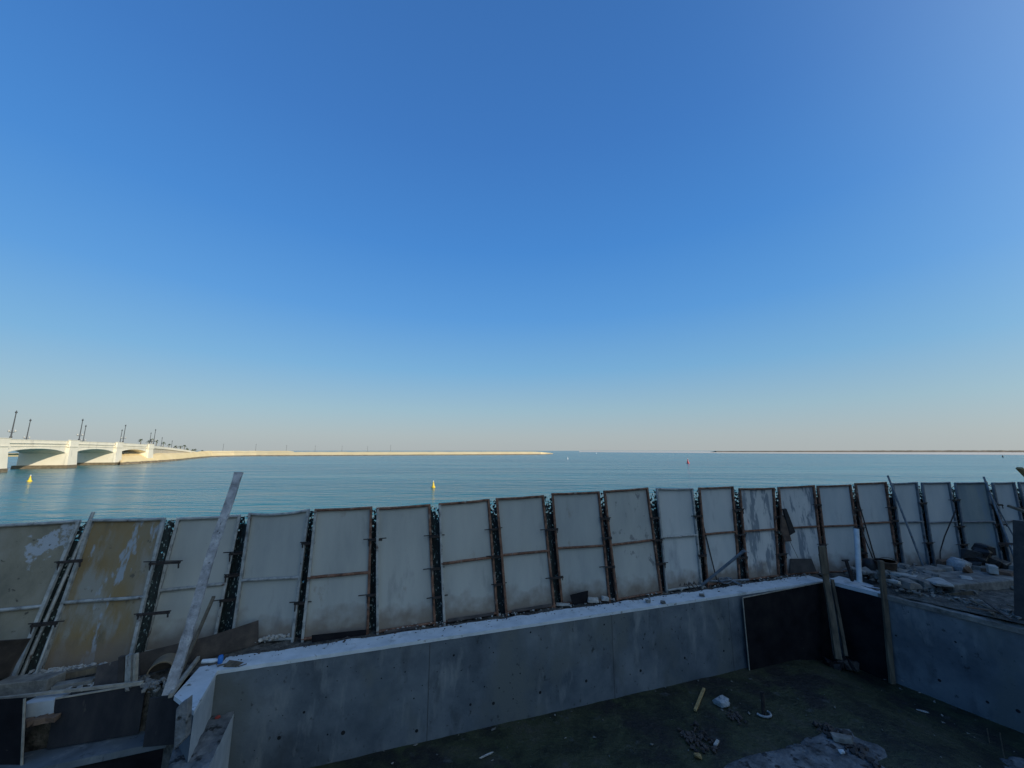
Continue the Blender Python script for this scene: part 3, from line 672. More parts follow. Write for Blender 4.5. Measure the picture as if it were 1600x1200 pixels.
# big dark post at the right edge
mb = MB(); a = P(1598, 965, .15); mb.bar(a+V((.1, 0, -.3)), PD(1606, 816, a.y)+V((0, 0, 0)), .33, .3, V((0, 1, 0))); 
single(mb, 'timber_post', m_dark_ply, 'big dark timber post cut off by the right edge of the view', 'post', bevel=.015)
mb = MB(); mb.bar(PD(1575, 790, 9.2), PD(1625, 808, 8.8), .09, .05); single(mb, 'timber_batten', m_timber, 'grey plank end jutting in from the right edge above the dark post', 'plank')
mb = MB(); mb.bar(PD(1592, 731, 8.8), PD(1625, 764, 8.8), .10, .05); single(mb, 'timber_end', m_timber_lt, 'brown plank end at the right edge against the sea', 'plank')
mb = MB(); mb.bar(PD(1563, 849, fd(1580, .3)), PD(1600, 851, 9.5), .08, .05); single(mb, 'timber_batten', m_rust, 'reddish batten running from the fence to the big dark post', 'timber')
# hanging bag on the fence
bt = thing('hanging_bag', PD(1228, 846, fd(1250, .12)), 'black and brown bag hanging on the fence with a cord below', 'bag')
d0 = fd(1250, .12)
mb = MB(); mb.slab([PD(1221, 795, d0), PD(1227, 794, d0), PD(1241, 831, d0), PD(1232, 836, d0), PD(1227, 815, d0)], .07, V((0, -1, 0))); mb.build('flap', m_tarp, bt, bevel=.015)
mb = MB(); mb.slab([PD(1219, 800, d0), PD(1226, 812, d0), PD(1233, 835, d0), PD(1236, 845, d0), PD(1225, 846, d0), PD(1218, 828, d0)], .05, V((0, -1, 0))); mb.build('pouch', m_brownsheet, bt, bevel=.015)
mb = MB(); mb.tube([PD(1234, 845, d0-.03), PD(1247, 872, d0-.03)], .006, 5); mb.build('cord', m_dark_iron, bt)

# ------------------------------------------------------------------ boards
def board(pts, label, m=m_black_ply_and_shade, th_=.02, edge=None, name='formwork_board'):
    t = thing(name, sum(pts, V((0, 0, 0)))/len(pts), label, 'board')
    mb = MB(); n_ = (pts[1]-pts[0]).cross(pts[2]-pts[0]).normalized()
    if n_.dot(-pts[0]+V((0, 0, CAM_Z))) > 0: n_ = -n_
    mb.slab(pts, th_, n_); mb.build('panel', m, t)
    for e in (edge or []):
        a, b = pts[e], pts[(e+1) % len(pts)]; mbx = MB(); mbx.bar(a-n_*.004, b-n_*.004, .02, .02, n_); mbx.build('raw_edge', m_edge, t)
    return t
def onW(px, py, off): return PP(px, py, WA, WC, off)
q0 = onW(1160, 934, .10); q1 = onW(1287, 909, .10); 
A0 = V((q0.x, q0.y, PIT_Z)); A1 = V((q1.x, q1.y, PIT_Z-.2))
board([A0, A1, V((A1.x, A1.y, q1.z)), q0], 'large black board standing against the far end of the long wall', edge=[2, 3])
b0 = RA-rn2*.10; c0 = CR-rn2*.10+rdir*.25; b0 = b0+rdir*.12
board([V((c0.x, c0.y, PIT_Z-.3)), V((b0.x, b0.y, PIT_Z-.35)), V((b0.x, b0.y, -.06)), V((c0.x, c0.y, -.05))], 'black board standing against the near end of the right wall, behind two posts', m=m_black_ply_and_shade)
def vb(pts, y0, label, m=m_dark_ply, e=None, lean=0.0):
    return board([PD(px, py, y0+(lean*(max(p[1] for p in pts)-py)/60)) for px, py in pts], label, m, edge=e)
yb = P(225, 1040, 0).y
board([P(218, 1054, 0), P(330, 1026, 0), P(404, 1005, 0), PD(404, 969, P(404, 1005, 0).y), PD(330, 993, P(330, 1026, 0).y), PD(218, 1020, P(218, 1054, 0).y)], 'long dark board at the fence foot running behind the splashed plank', m_dark_ply)
board([P(487, 1004, 0), P(572, 992, 0), PD(572, 984, P(572, 992, 0).y), PD(487, 993, P(487, 1004, 0).y)], 'low black board at the foot of the fence beside the coping start', m_black_ply_and_shade)
board([P(896, 945, .03), P(919, 941, .03), PD(919, 923, P(919, 941, .03).y), PD(891, 930, P(896, 945, .03).y)], 'small black board propped at an angle on the coping edge', m_black_ply_and_shade)
yq = P(1255, 896, .03).y
board([PD(1234, 896, yq), PD(1276, 893, yq), PD(1268, 873, yq+.05), PD(1235, 873, yq+.05)], 'dark trapezoid board propped by the fence near the pit corner', m_dark_ply)
board([P(700, 972, .02), P(772, 961, .02), PD(772, 957, P(772, 961, 0).y), PD(700, 967, P(700, 972, 0).y)], 'low dark strip of board along the coping below the nearer yellow buoy', m_dark_ply)
board([P(800, 957, .02), P(862, 948, .02), PD(862, 943, P(862, 948, 0).y), PD(800, 953, P(800, 957, 0).y)], 'low dark strip of board left of the small propped black board', m_dark_ply)
board([P(600, 990, .02), P(655, 980, .02), PD(655, 977, P(655, 980, 0).y), PD(600, 986, P(600, 990, 0).y)], 'short brown strip of board below the panel without a middle rail', m_dark_ply)
# bottom-left formwork
def drop(p, z): return V((p.x, p.y, z))
e0 = P(93, 1088, 0); e1 = P(232, 1068, .0)
o_ = V((0, -.05, 0))
board([drop(e0+o_, LED_Z-.02), drop(e1+o_, LED_Z-.02), e1+o_+V((0, 0, .03)), e0+o_+V((0, 0, .0))], 'larger of two dark formwork boards facing the viewer at bottom left', m_form_ply, edge=[2])
e1b = P(234, 1091, 0); e2 = P(285, 1087, 0)
board([drop(e1b, LED_Z), drop(e2, LED_Z), e2, e1b], 'smaller dark formwork board beside the pale return wall', m_form_ply)
mb = MB(); mb.bar(P(-20, 1093, .0)+V((0, -.06, .02)), P(228, 1068, .0)+V((0, -.06, .05)), .035, .04); single(mb, 'edge_batten', m_edge, 'long pale batten along the top of the bottom left formwork', 'timber')
y_ = P(38, 1091, 0).y-.25
board([PD(-90, 1300, y_), PD(30, 1300, y_), PD(39, 1091, y_), PD(-90, 1099, y_)], 'black board with a pale right edge in the bottom left corner', m_black_ply_and_shade, edge=[1])
# white slab and brick behind
mb = MB(); yy = P(60, 1105, -.1).y; a = P(40, 1097, -.02); b = P(92, 1090, -.02)
mb.hexa([PD(40, 1122, a.y), PD(90, 1114, b.y), PD(90, 1114, b.y)+V((0, .3, 0)), PD(40, 1122, a.y)+V((0, .3, 0))], [a, b, b+V((0, .3, 0)), a+V((0, .3, 0))])
for v in mb.v: v.y -= .06
single(mb, 'concrete_slab', m_whiteface, 'white slab edge between the corner board and the larger formwork board', 'slab')
mb = MB(); a = P(42, 1124, -.2); b = P(90, 1116, -.2)
for k in range(5):
    p = a.lerp(b, (k+.5)/5); mb.hull(p+V((0, -.02, -.03)), (.14, .12, .09), 40+k, rot=R.random())
single(mb, 'brick_rubble', m_brownsheet, 'brown broken bricks tucked under the white slab at bottom left', 'bricks')
# grey block row behind the batten
mb = MB(); a = P(-20, 1088, .0); b = P(72, 1078, .0); up = V((0, 0, .16))
mb.prism([a, b, b+V((0.02, .25, 0)), a+V((0, .25, 0))], -.04, .15); single(mb, 'concrete_block', m_stone, 'grey concrete kerb block behind the batten at the far left', 'block', bevel=.01)
mb = MB(); mb.bar(P(72, 1062, .05), P(152, 1045, .05), .10, .09); single(mb, 'timber_beam', m_timber, 'grey timber beam below the ochre stained panel', 'timber')
mb = MB(); mb.bar(P(85, 1073, .03), P(148, 1062, .03), .14, .06); single(mb, 'timber_beam', m_stone, 'pale dusty beam lying in front of the grey timber beam', 'timber')
a = P(146, 1072, 0); b = P(192, 1066, 0)
board([a, b, PD(186, 1031, b.y+.1), PD(152, 1040, a.y+.1)], 'dark square board leaning below the ochre stained panel', m_dark_ply)
for k, (px, lab) in enumerate([(190, 'dark upright stub left of the two pale uprights near the drum piece'), (201, 'pale grey upright stub in the middle beside the drum piece'), (211, 'thin pale upright nearest the curved drum piece')]):
    a = P(px, 1069, 0); b = PD(px+2, 1025-2*k, a.y); mb = MB(); mb.bar(a, b, (.10, .09, .04)[k], .05); single(mb, 'upright_stub', [m_dark_ply, m_grey_steel, m_edge][k], lab, 'post', 'uprights beside the drum piece')
# dark sheet far left over the fence foot
a = P(-30, 1078, 0); b = P(30, 1062, 0)
board([a, P(8, 1068, 0), PD(48, 998, fd(0, -.1)), PD(-60, 1006, fd(0, .5)-.3)], 'dark grey sheet leaning on the foot of the leftmost panel', m_dark_ply)
# red patch and post
mb = MB(); c = P(193, 1025, .03); mb.hull(c+V((0, 0, .05)), (.14, .1, .1), 5); single(mb, 'red_scrap', m_red, 'small red plastic scrap at the foot of the ochre stained panel', 'scrap')
# curved drum piece
c = P(250, 1056, 0); t = thing('drum_piece', c, 'half round ochre rimmed drum piece lying beside the splashed plank', 'drum')
ax = V((-.45, .88, 0)).normalized(); sx = V((ax.y, -ax.x, 0)); mb = MB(); mi_ = MB(); rr = .185
for k in range(14):
    a0 = math.pi*k/14-.1; a1 = math.pi*(k+1)/14-.1
    def q(a, r, l): return c+sx*(r*math.cos(a))+V((0, 0, r*math.sin(a)+.03))+ax*l
    mb.raw([q(a0, rr, 0), q(a1, rr, 0), q(a1, rr*1.05, .3), q(a0, rr*1.05, .3)], [(0, 1, 2, 3)], True)
    mb.raw([q(a0, rr, 0), q(a1, rr, 0), q(a1, rr-.018, 0), q(a0, rr-.018, 0)], [(0, 1, 2, 3)])
    mi_.raw([q(a0, rr-.018, 0), q(a1, rr-.018, 0), q(a1, rr-.01, .3), q(a0, rr-.01, .3)], [(3, 2, 1, 0)], True)
mb.build('shell', m_drum, t); mi_.build('inside', m_drum_in, t)
# blue capped bottle
c = P(344, 1036, .03); t = thing('bottle', c, 'clear white bottle with a bright blue cap lying at the left end of the coping', 'bottle')
mb = MB(); mb.tube([c+V((-.30, -.02, .035)), c+V((-.10, 0, .04)), c+V((-.04, 0, .05))], [.035, .035, .018], 10); mb.build('body', m_pvc, t)
mb = MB(); mb.lathe(c, [(.035, 0), (.04, .02), (.04, .1), (.034, .12)], 12); mb.build('cap', m_blue, t)
mb = MB()
for k in range(3):
    p = P(325+k*16, 1040, .03); mb.tube([p, p+V((.12, .03, .02)), p+V((.2, -.05, .01)), p+V((.3, .02, .02))], .008, 5)
mb.hull(P(365, 1037, .04), (.3, .18, .04), 77)
single(mb, 'twig_scraps', m_timber, 'brown scraps and twigs beside the blue capped bottle', 'scrap')
# rebar with red cap
c = P(352, 1112, LED_Z); t = thing('rebar_stake', c, 'thin rebar with pinkish red tape at the corner of the lower ledge', 'stake')
mb = MB(); mb.tube([c, PD(352, 1086, c.y)], .010, 6); mb.build('bar', m_dark_iron, t)
mb = MB(); mb.hull(c+V((0, 0, .06)), (.07, .06, .10), 3); mb.hull(c+V((-.02, -.15, .0)), (.06, .07, .05), 4); mb.build('tape', m_red, t)

# ------------------------------------------------------------------ small stuff along the fence foot
mb = MB()
def pebbles(mb, p0, p1, n, spread, s0, s1, seed, z=0):
    r = random.Random(seed)
    for k in range(n):
        t = r.random(); p = p0.lerp(p1, t)+V((r.gauss(0, spread*.4), r.gauss(0, spread), 0)); s_ = r.uniform(s0, s1)**1.0
        mb.hull(V((p.x, p.y, z+s_*.25)), (s_*r.uniform(.8, 1.4), s_*r.uniform(.8, 1.3), s_*r.uniform(.5, .9)), r.random(), 10, r.random()*6, r.uniform(-.4, .4), .4)
pebbles(mb, P(70, 1050, 0), P(195, 1030, 0), 170, .07, .02, .08, 1)
pebbles(mb, P(405, 1003, 0), P(456, 994, 0), 110, .06, .02, .08, 2, .03)
pebbles(mb, P(70, 1075, 0), P(150, 1070, 0), 50, .10, .02, .06, 3)
pebbles(mb, P(20, 1065, 0), P(80, 1058, 0), 40, .10, .02, .07, 4)
pebbles(mb, P(600, 987, 0), P(1030, 926, 0), 150, .07, .015, .05, 5)

pebbles(mb, P(1040, 925, 0), P(1280, 895, 0), 90, .08, .015, .05, 8)
struct(mb, 'loose_stones', m_stone_lt, 'stuff')
mb = MB()
pebbles(mb, P(1350, 895, .1), P(1590, 892, .1), 420, .55, .03, .17, 11, .1)
pebbles(mb, P(1385, 915, .15), P(1480, 915, .15), 200, .35, .03, .12, 12, .15)
pebbles(mb, P(1500, 935, .15), P(1600, 965, .15), 130, .30, .02, .09, 13, .12)
struct(mb, 'rubble', m_stone, 'stuff')
mb = MB()
pebbles(mb, P(1350, 900, .1), P(1490, 905, .1), 160, .45, .04, .16, 31, .12)
pebbles(mb, P(1500, 935, .1), P(1600, 965, .1), 60, .30, .03, .10, 32, .10)
pebbles(mb, P(215, 1064, 0), P(250, 1080, 0), 60, .08, .02, .09, 36)
struct(mb, 'dark_rubble', m_stone, 'stuff')
mb = MB(); r = random.Random(91)
for k in range(95):
    t_ = r.random(); p = P(1378, 916, 0).lerp(P(1478, 920, 0), t_)+V((r.gauss(0, .15), abs(r.gauss(0, .55)), 0)); s_ = r.uniform(.07, .24)
    mb.hull(V((p.x, p.y, .20+r.uniform(0, .16))), (s_*r.uniform(.9, 1.8), s_*r.uniform(.7, 1.2), s_*r.uniform(.3, .8)), 500+k, 14, r.random()*6, r.uniform(-.6, .6), .55)
struct(mb, 'broken_concrete', m_stone, 'stuff')
mb = MB()
for k in range(40):
    t_ = r.random(); p = P(1380, 912, 0).lerp(P(1590, 905, 0), t_)+V((0, r.gauss(0, .3), 0)); s_ = r.uniform(.05, .16)
    mb.hull(V((p.x, p.y, .2)), (s_*r.uniform(.9, 2), s_*.9, s_*r.uniform(.3, .6)), 700+k, 12, r.random()*6, r.uniform(-.5, .5), .5)
struct(mb, 'pale_rubble', m_stone_lt, 'stuff')
mb = MB(); r_ = random.Random(5)
for k in range(150):
    x = r_.uniform(-2.5, 9.5); y = r_.uniform(5.2, 10.5); s_ = r_.uniform(.012, .045)
    mb.hull(V((x, y, PIT_Z+.07)), (s_*r_.uniform(1, 3), s_, s_*.6), k, 9, r_.random()*6, 0, .4)
struct(mb, 'pit_grit', m_stone, 'stuff')
mb = MB()
pebbles(mb, P(1075, 1165, PIT_Z), P(1105, 1160, PIT_Z), 90, .16, .02, .10, 21, PIT_Z+.06)
pebbles(mb, P(1140, 1122, PIT_Z), P(1160, 1128, PIT_Z), 40, .10, .02, .08, 22, PIT_Z+.06)
pebbles(mb, P(1290, 1150, PIT_Z), P(1350, 1185, PIT_Z), 90, .2, .03, .12, 23, PIT_Z+.08)
struct(mb, 'dark_debris', m_dark_ply, 'stuff')

mb = MB(); r = random.Random(17)
for k in range(420):
    t_ = r.random(); p = WA.lerp(WC, t_); po = P(400+(1282-400)*t_, 1019+(895-1019)*t_, 0); wd = max(.45, min((po-WA).dot(wn), 1.5))
    q = p+wn*(wd*(1-abs(r.gauss(0, .22)))); s_ = r.uniform(.012, .045)*(1.6 if r.random() < .1 else 1)
    mb.hull(V((q.x, q.y, .025)), (s_*r.uniform(.8, 2), s_, s_*.6), k, 9, r.random()*6, .2, .4)
struct(mb, 'coping_grit', m_dark_ply, 'stuff')
# scraps by the coping
mb = MB()
for k in range(6):
    p = P(1052+k*7, 917-k, .03); mb.slab([p, p+V((.22, .03, .02)), p+V((.2, .05, .12)), p+V((.02, .03, .1))], .02)
for k in range(3):
    a = P(1066+k*8, 905+k, .12); mb.bar(a, P(1080+k*7, 921, .03), .02, .015)
single(mb, 'scrap_heap', m_dark_ply, 'heap of dark board scraps at the foot of the pale grey railed panel', 'scrap')
mb = MB(); c = P(1135, 910, .05); mb.tube([c+V((.20*math.cos(a*.55), .1*math.sin(a*.55), .05+.05*math.sin(a*.9))) for a in range(22)], .018, 6)
mb.tube([c+V((.05, 0, .1)), c+V((.3, -.25, .0))], .03, 6); mb.tube([c+V((-.45, .05, .02)), c+V((-.1, .03, .03)), c+V((.7, .1, .04))], .03, 6)
single(mb, 'coiled_hose', m_blue_steel, 'tangled grey hose and bar on the coping right of the stout prop', 'hose')
mb = MB()
mb.hull(P(927, 940, .05)+V((0, 0, .04)), (.34, .16, .1), 8); mb.hull(P(945, 937, .05)+V((0, 0, .03)), (.2, .14, .1), 9); mb.hull(P(880, 944, .03), (.4, .12, .05), 10)
single(mb, 'brick_pieces', m_stone_lt, 'pinkish broken brick pieces right of the small propped black board', 'bricks')
for px, py, s_, lab in [(1013, 939, .13, 'dark lump left of two on the white coping'), (1036, 941, .11, 'dark lump right of two on the white coping'), (1097, 930, .13, 'single dark lump on the white coping below the stout prop')]:
    mb = MB(); mb.hull(P(px, py, .06), (s_, s_*.8, .07), px); single(mb, 'mortar_lump', m_stone, lab, 'lump')

# ------------------------------------------------------------------ right terrace objects
def blk(px, py, size, seed, label, m=m_stone, z=.15, name='concrete_lump', cat='rubble', rot=None, tilt=0, boxy=.75):
    c = P(px, py, z); mb = MB(); mb.hull(c+V((0, 0, size[2]/2)), size, seed, 18, R.random()*3 if rot is None else rot, tilt, boxy)
    return single(mb, name, m, label, cat, bevel=.008)
# low beam
mb = MB(); a = P(1492, 927, .12); b = P(1640, 914, .12); a2 = P(1482, 902, .30); 
mb.prism([a, b, b+V((.4, .95, 0)), a+V((.15, .95, 0))], 0, .32)
single(mb, 'concrete_beam', m_stone, 'low wide concrete beam lying in front of the rubble on the right', 'beam', bevel=.02)
mb = MB(); a = P(1408, 927, .2); mb.prism([P(1428, 930, 0), P(1478, 942, 0), P(1470, 918, 0), P(1438, 915, 0)], -.1, .07)
single(mb, 'concrete_pad', m_stone_lt, 'pale flat concrete pad between the timber post and the low beam', 'slab', bevel=.02)
blk(1455, 900, (.75, .4, .24), 1, 'grey concrete block behind the long leaning pole foot', rot=.2)
blk(1478, 899, (.38, .35, .26), 2, 'small grey block left of the grey sack')
blk(1528, 898, (.55, .4, .28), 4, 'rounded grey block right of the brown slab')
blk(1590, 898, (.7, .45, .28), 5, 'large grey block beside the big dark post', rot=.1)
blk(1414, 902, (.65, .3, .09), 6, 'pale flat slab piece right of the brown bucket', m_stone_lt, .25)
blk(1432, 908, (.7, .4, .14), 7, 'longer grey slab piece in the middle of the rubble', m_stone, .2)
blk(1420, 918, (.5, .4, .2), 8, 'squarish lump right of the second timber post', m_stone, .18)
blk(1444, 917, (.4, .3, .18), 9, 'lump in front of the long slab piece', m_stone, .16)
blk(1397, 912, (.3, .12, .1), 10, 'small pale chip beside the second timber post', m_stone_lt, .3)
blk(1465, 911, (.75, .4, .08), 11, 'thin slab bridging a dark hollow in the rubble', m_stone_lt, .28)
blk(1463, 917, (.55, .25, .13), 12, 'black lump under the thin bridging slab', m_tarp, .14)
blk(1362, 899, (.4, .3, .35), 13, 'rough lump between the white pipe and the bucket', m_stone, .05)
blk(1375, 905, (.45, .3, .2), 14, 'rough lump in front of the brown bucket', m_stone, .1)
blk(1510, 905, (.3, .25, .06), 15, 'thin whitish flake in front of the brown slab', m_stone_lt, .3)
blk(1493, 905, (.4, .25, .07), 16, 'flat flake in front of the grey sack', m_stone_lt, .25)
# sack
c = P(1499, 899, .12); mb = MB()
mb.hull(c+V((0, 0, .22)), (.50, .42, .46), 5, 60, .4, .15, .2); mb.hull(c+V((.03, 0, .40)), (.34, .3, .18), 6, 40, .9, .2, .2)
mb.sm = [True]*len(mb.sm)
single(mb, 'woven_sack', m_sack, 'full grey white sack standing in the rubble', 'sack')
mb = MB(); y_ = P(1480, 897, .1).y+.25; mb.slab([PD(1469, 892, y_), PD(1493, 893, y_), PD(1490, 874, y_), PD(1470, 876, y_)], .15, V((0, 1, 0))); single(mb, 'brown_carton', m_brownsheet, 'dark brown carton left of the grey sack', 'box', bevel=.03)
mb = MB(); mb.slab([P(1502, 899, .18), P(1527, 903, .16), P(1514, 884, .5), P(1505, 886, .5)], .05); single(mb, 'brown_slab', m_brownsheet, 'leaning brown slab between the sack and the rounded block', 'slab')
mb = MB(); mb.slab([P(1519, 899, .2), P(1523, 900, .2), P(1514, 881, .55), P(1509, 882, .55)], .04); single(mb, 'pale_flap', m_stone_lt, 'pale upright flake on the leaning brown slab', 'slab')
# tarp heap
c = P(1545, 897, .15); mb = MB()
for k, (dx, dz, s_) in enumerate([(-.45, .2, .5), (-.15, .3, .55), (.2, .25, .5), (0, .55, .36), (.12, .68, .26), (.45, .2, .4), (-.3, .5, .3)]):
    mb.hull(c+V((dx, .1, dz)), (s_, .45, s_), 60+k, 22, R.random(), .2, .4)
single(mb, 'tarpaulin_heap', m_tarp, 'heap of black crumpled sheeting against the tinted panel', 'heap', bevel=.02)
blk(1562, 903, (.6, .35, .22), 21, 'reddish brown clump in front of the black sheeting', m_brownsheet, .2, 'brown_clump')
blk(1552, 896, (.26, .2, .22), 22, 'whitish chip on the black sheeting', m_stone_lt, .35)
# bucket
c = P(1387, 902, .12); t = thing('bucket', c, 'dark brown bucket standing in the rubble behind the second timber post', 'bucket')
mb = MB(); mb.lathe(c, [(.001, 0), (.20, .0), (.25, .42), (.265, .42), (.265, .45), (.24, .45), (.22, .3), (.001, .28)], 18); mb.build('body', m_brownsheet, t)
mb = MB(); mb.tube([c+V((.26*math.cos(a), -.02, .44+.10*math.sin(a))) for a in [k*math.pi/8 for k in range(9)]], .008, 5); mb.build('handle', m_dark_iron, t)
c = P(1362, 899, .1); mb = MB(); mb.lathe(c, [(.19, 0), (.2, .3), (.17, .42), (.06, .46)], 14); single(mb, 'dark_drum', m_tarp, 'black domed drum left of the brown bucket', 'drum')
# timber scraps on the terrace (each its own stick)
for k, (a, b, lab) in enumerate([((1517, 938), (1572, 962), 'longest of the splintered sticks on the right wall top'), ((1510, 948), (1560, 956), 'short brown stick left of the longest splintered stick'),
                                 ((1540, 940), (1580, 968), 'stick crossing over the longest splintered stick'), ((1575, 945), (1598, 952), 'short dark stick close to the big dark post')]):
    mb = MB(); mb.bar(P(*a, .24), P(*b, .22+.03*k), .05, .025); single(mb, 'timber_stick', [m_timber, m_brownsheet, m_dark_ply, m_timber][k], lab, 'stick', 'sticks on the right terrace')
board([P(1484, 930, .15), P(1521, 930, .15), PD(1521, 923, P(1521, 930, .15).y), PD(1484, 927, P(1484, 930, .15).y)], 'short low grey board in front of the wide beam', m_timber)

# ------------------------------------------------------------------ pit floor things
zf = PIT_Z+.06
mb = MB(); mb.bar(P(1100, 1076, zf+.04), P(1086, 1110, zf+.02), .06, .04); single(mb, 'timber_stick', m_timber_lt, 'yellowish timber stick lying on the pit floor', 'stick', bevel=.004)
c = P(1129, 1102, zf); mb = MB(); mb.hull(c+V((0, 0, .07)), (.32, .26, .15), 3, 40, .3, 0, .3); mb.hull(c+V((.05, .03, .09)), (.2, .2, .12), 9, 30, 1, .3, .3)
single(mb, 'crumpled_bag', m_sack, 'crumpled white bag lying on the pit floor', 'bag', bevel=.01)
c = P(1193, 1116, zf); t = thing('rebar_stake', c, 'dark round stake standing upright on the pit floor in a white ring', 'stake')
mb = MB(); mb.tube([c, PD(1191, 1081, c.y)], .035, 10); mb.build('bar', m_dark_iron, t)
mb = MB(); mb.tube([c+V((.14*math.cos(k*.5+3.3), .12*math.sin(k*.5+3.3), .02)) for k in range(8)], .022, 6); mb.build('ring', m_sack, t)
mb = MB(); mb.hull(P(1440, 1112, -2.03), (.24, .07, .05), 5, rot=-.5); single(mb, 'timber_chip', m_stone_lt, 'pale splinter lying near the right pit wall', 'stick')
mb = MB(); mb.hull(P(1090, 1181, zf+.03), (.12, .09, .06), 6); single(mb, 'yellow_chip', m_timber_lt, 'yellowish square chip in the dark debris on the pit floor', 'chip')
mb = MB(); mb.bar(P(1122, 1157, zf+.05), P(1117, 1165, zf+.03), .05, .03); single(mb, 'pale_chip', m_stone_lt, 'pale slanted chip right of the dark debris pile', 'chip')
mb = MB(); mb.hull(P(1318, 1154, zf+.10), (.38, .18, .10), 7, rot=-.3); single(mb, 'broken_block', m_stone, 'purplish broken block lying on the cement spill', 'block', bevel=.01)
mb = MB(); mb.hull(P(1315, 1174, zf+.10), (.10, .07, .04), 17); single(mb, 'white_chip', m_coping, 'tiny white chip below the broken block', 'chip')
for k, (p0, p1, lab) in enumerate([((1542, 1138), (1546, 1160), 'thin stake left of two near the right pit wall base'), ((1562, 1145), (1570, 1190), 'thin stake right of two near the right pit wall base')]):
    a = P(*p1, -2.05); mb = MB(); mb.tube([a, PD(*p0, a.y)], .010, 6); single(mb, 'thin_stake', m_timber, lab, 'stake')
mb = MB(); mb.hull(P(760, 1180, zf+.03), (.3, .03, .03), 71, rot=.5); single(mb, 'small_stick', m_stone_lt, 'tiny pale stick on the pit floor left of centre', 'stick')
# cement spills (raised irregular patches)
def spill(pts, label, seed, h=.06, zz=None):
    zf = PIT_Z+.06 if zz is None else zz
    pp = [P(x, y, zf) for x, y in pts]; c = sum(pp, V((0, 0, 0)))/len(pp); mb = MB(); nr_, na = 9, 64; vs = []
    def edge(a):
        d = V((math.cos(a), math.sin(a), 0)); best = 1e9
        for p, q in zip(pp, pp[1:]+pp[:1]):
            e = q-p; den = d.x*e.y-d.y*e.x
            if abs(den) < 1e-9: continue
            t = ((p.x-c.x)*e.y-(p.y-c.y)*e.x)/den; s_ = ((p.x-c.x)*d.y-(p.y-c.y)*d.x)/den
            if t > 0 and -.01 <= s_ <= 1.01: best = min(best, t)
        return best if best < 1e8 else .3
    for j in range(nr_+1):
        for k in range(na):
            a = 6.28318*k/na; r = edge(a)*(1+.22*noise.noise(V((math.cos(a)*4, math.sin(a)*4, seed))))*j/nr_
            p = c+V((math.cos(a)*r, math.sin(a)*r, 0)); p.z = zf-.03+h*(1-(j/nr_)**5)+.03*noise.noise(V((p.x*5, p.y*5, seed)))+.02*noise.noise(V((p.x*16, p.y*16, seed))); 
            if j == nr_: p.z = zf-.06
            vs.append(p)
    mb.raw(vs, [(j*na+k, j*na+(k+1) % na, (j+1)*na+(k+1) % na, (j+1)*na+k) for j in range(nr_) for k in range(na)], True)
    return single(mb, 'cement_spill', m_spill, label, 'cement spill')
spill([(1290, 1140), (1335, 1130), (1370, 1155), (1400, 1175), (1405, 1230), (1280, 1240), (1180, 1220), (1100, 1215), (1120, 1190), (1190, 1175), (1235, 1160)], 'large pale dried cement spill at the bottom of the pit floor', 2)
spill([(1560, 1185), (1600, 1180), (1640, 1200), (1640, 1260), (1560, 1240)], 'small pale cement spill in the bottom right corner', 5, zz=-2.02)

# ------------------------------------------------------------------ far: bridge
s_ax = V((-.104*146, .2177*146, 0)); B2 = V((-1.121*146, 146, WATER_Z))-s_ax*.094; SP = s_ax.length; ax = s_ax.normalized(); fn = V((ax.y, -ax.x, 0))  # fascia normal, towards the right
BW = 11.0
def bp(k, off, z): return V((B2.x, B2.y, 0))+s_ax*k-fn*off+V((0, 0, WATER_Z+z))
def topz(k): return 9.75-.12*(k-.3)**2
bt = thing('arch_bridge', bp(.5, 7, 0), 'cream stone road bridge with low arches crossing the water on the left', 'bridge')
PWK = 2.6/SP   # half pier width in span units
K0, K1 = -3, 2
for k in range(K0, K1):
    mb = MB(); n_ = 24; ka, kb = k+PWK, k+1-PWK
    def sof(kk):
        u = (kk-ka)/(kb-ka)*2-1; return 4.9+1.95*math.sqrt(max(0, 1-(u*.97)**2))**1.15
    ks = [ka+(kb-ka)*j/n_ for j in range(n_+1)]
    for j in range(n_):
        a, b = ks[j], ks[j+1]
        for off, fl_ in ((0, 0), (BW, 1)):
            f = [bp(a, off, sof(a)), bp(b, off, sof(b)), bp(b, off, topz(b)-1.2), bp(a, off, topz(a)-1.2)]
            mb.face(f if not fl_ else f[::-1])
        mb.face([bp(a, 0, sof(a)), bp(a, BW, sof(a)), bp(b, BW, sof(b)), bp(b, 0, sof(b))])
        # arch ring moulding
        f0 = [bp(a, -.15, sof(a)), bp(b, -.15, sof(b)), bp(b, -.15, sof(b)+.35), bp(a, -.15, sof(a)+.35)]; mb.face(f0)
        mb.face([bp(a, 0, sof(a)), bp(b, 0, sof(b)), bp(b, -.15, sof(b)), bp(a, -.15, sof(a))])
        mb.face([bp(a, -.15, sof(a)+.35), bp(b, -.15, sof(b)+.35), bp(b, 0, sof(b)+.35), bp(a, 0, sof(a)+.35)])
    mb.build('arch_span', m_bridge, bt)
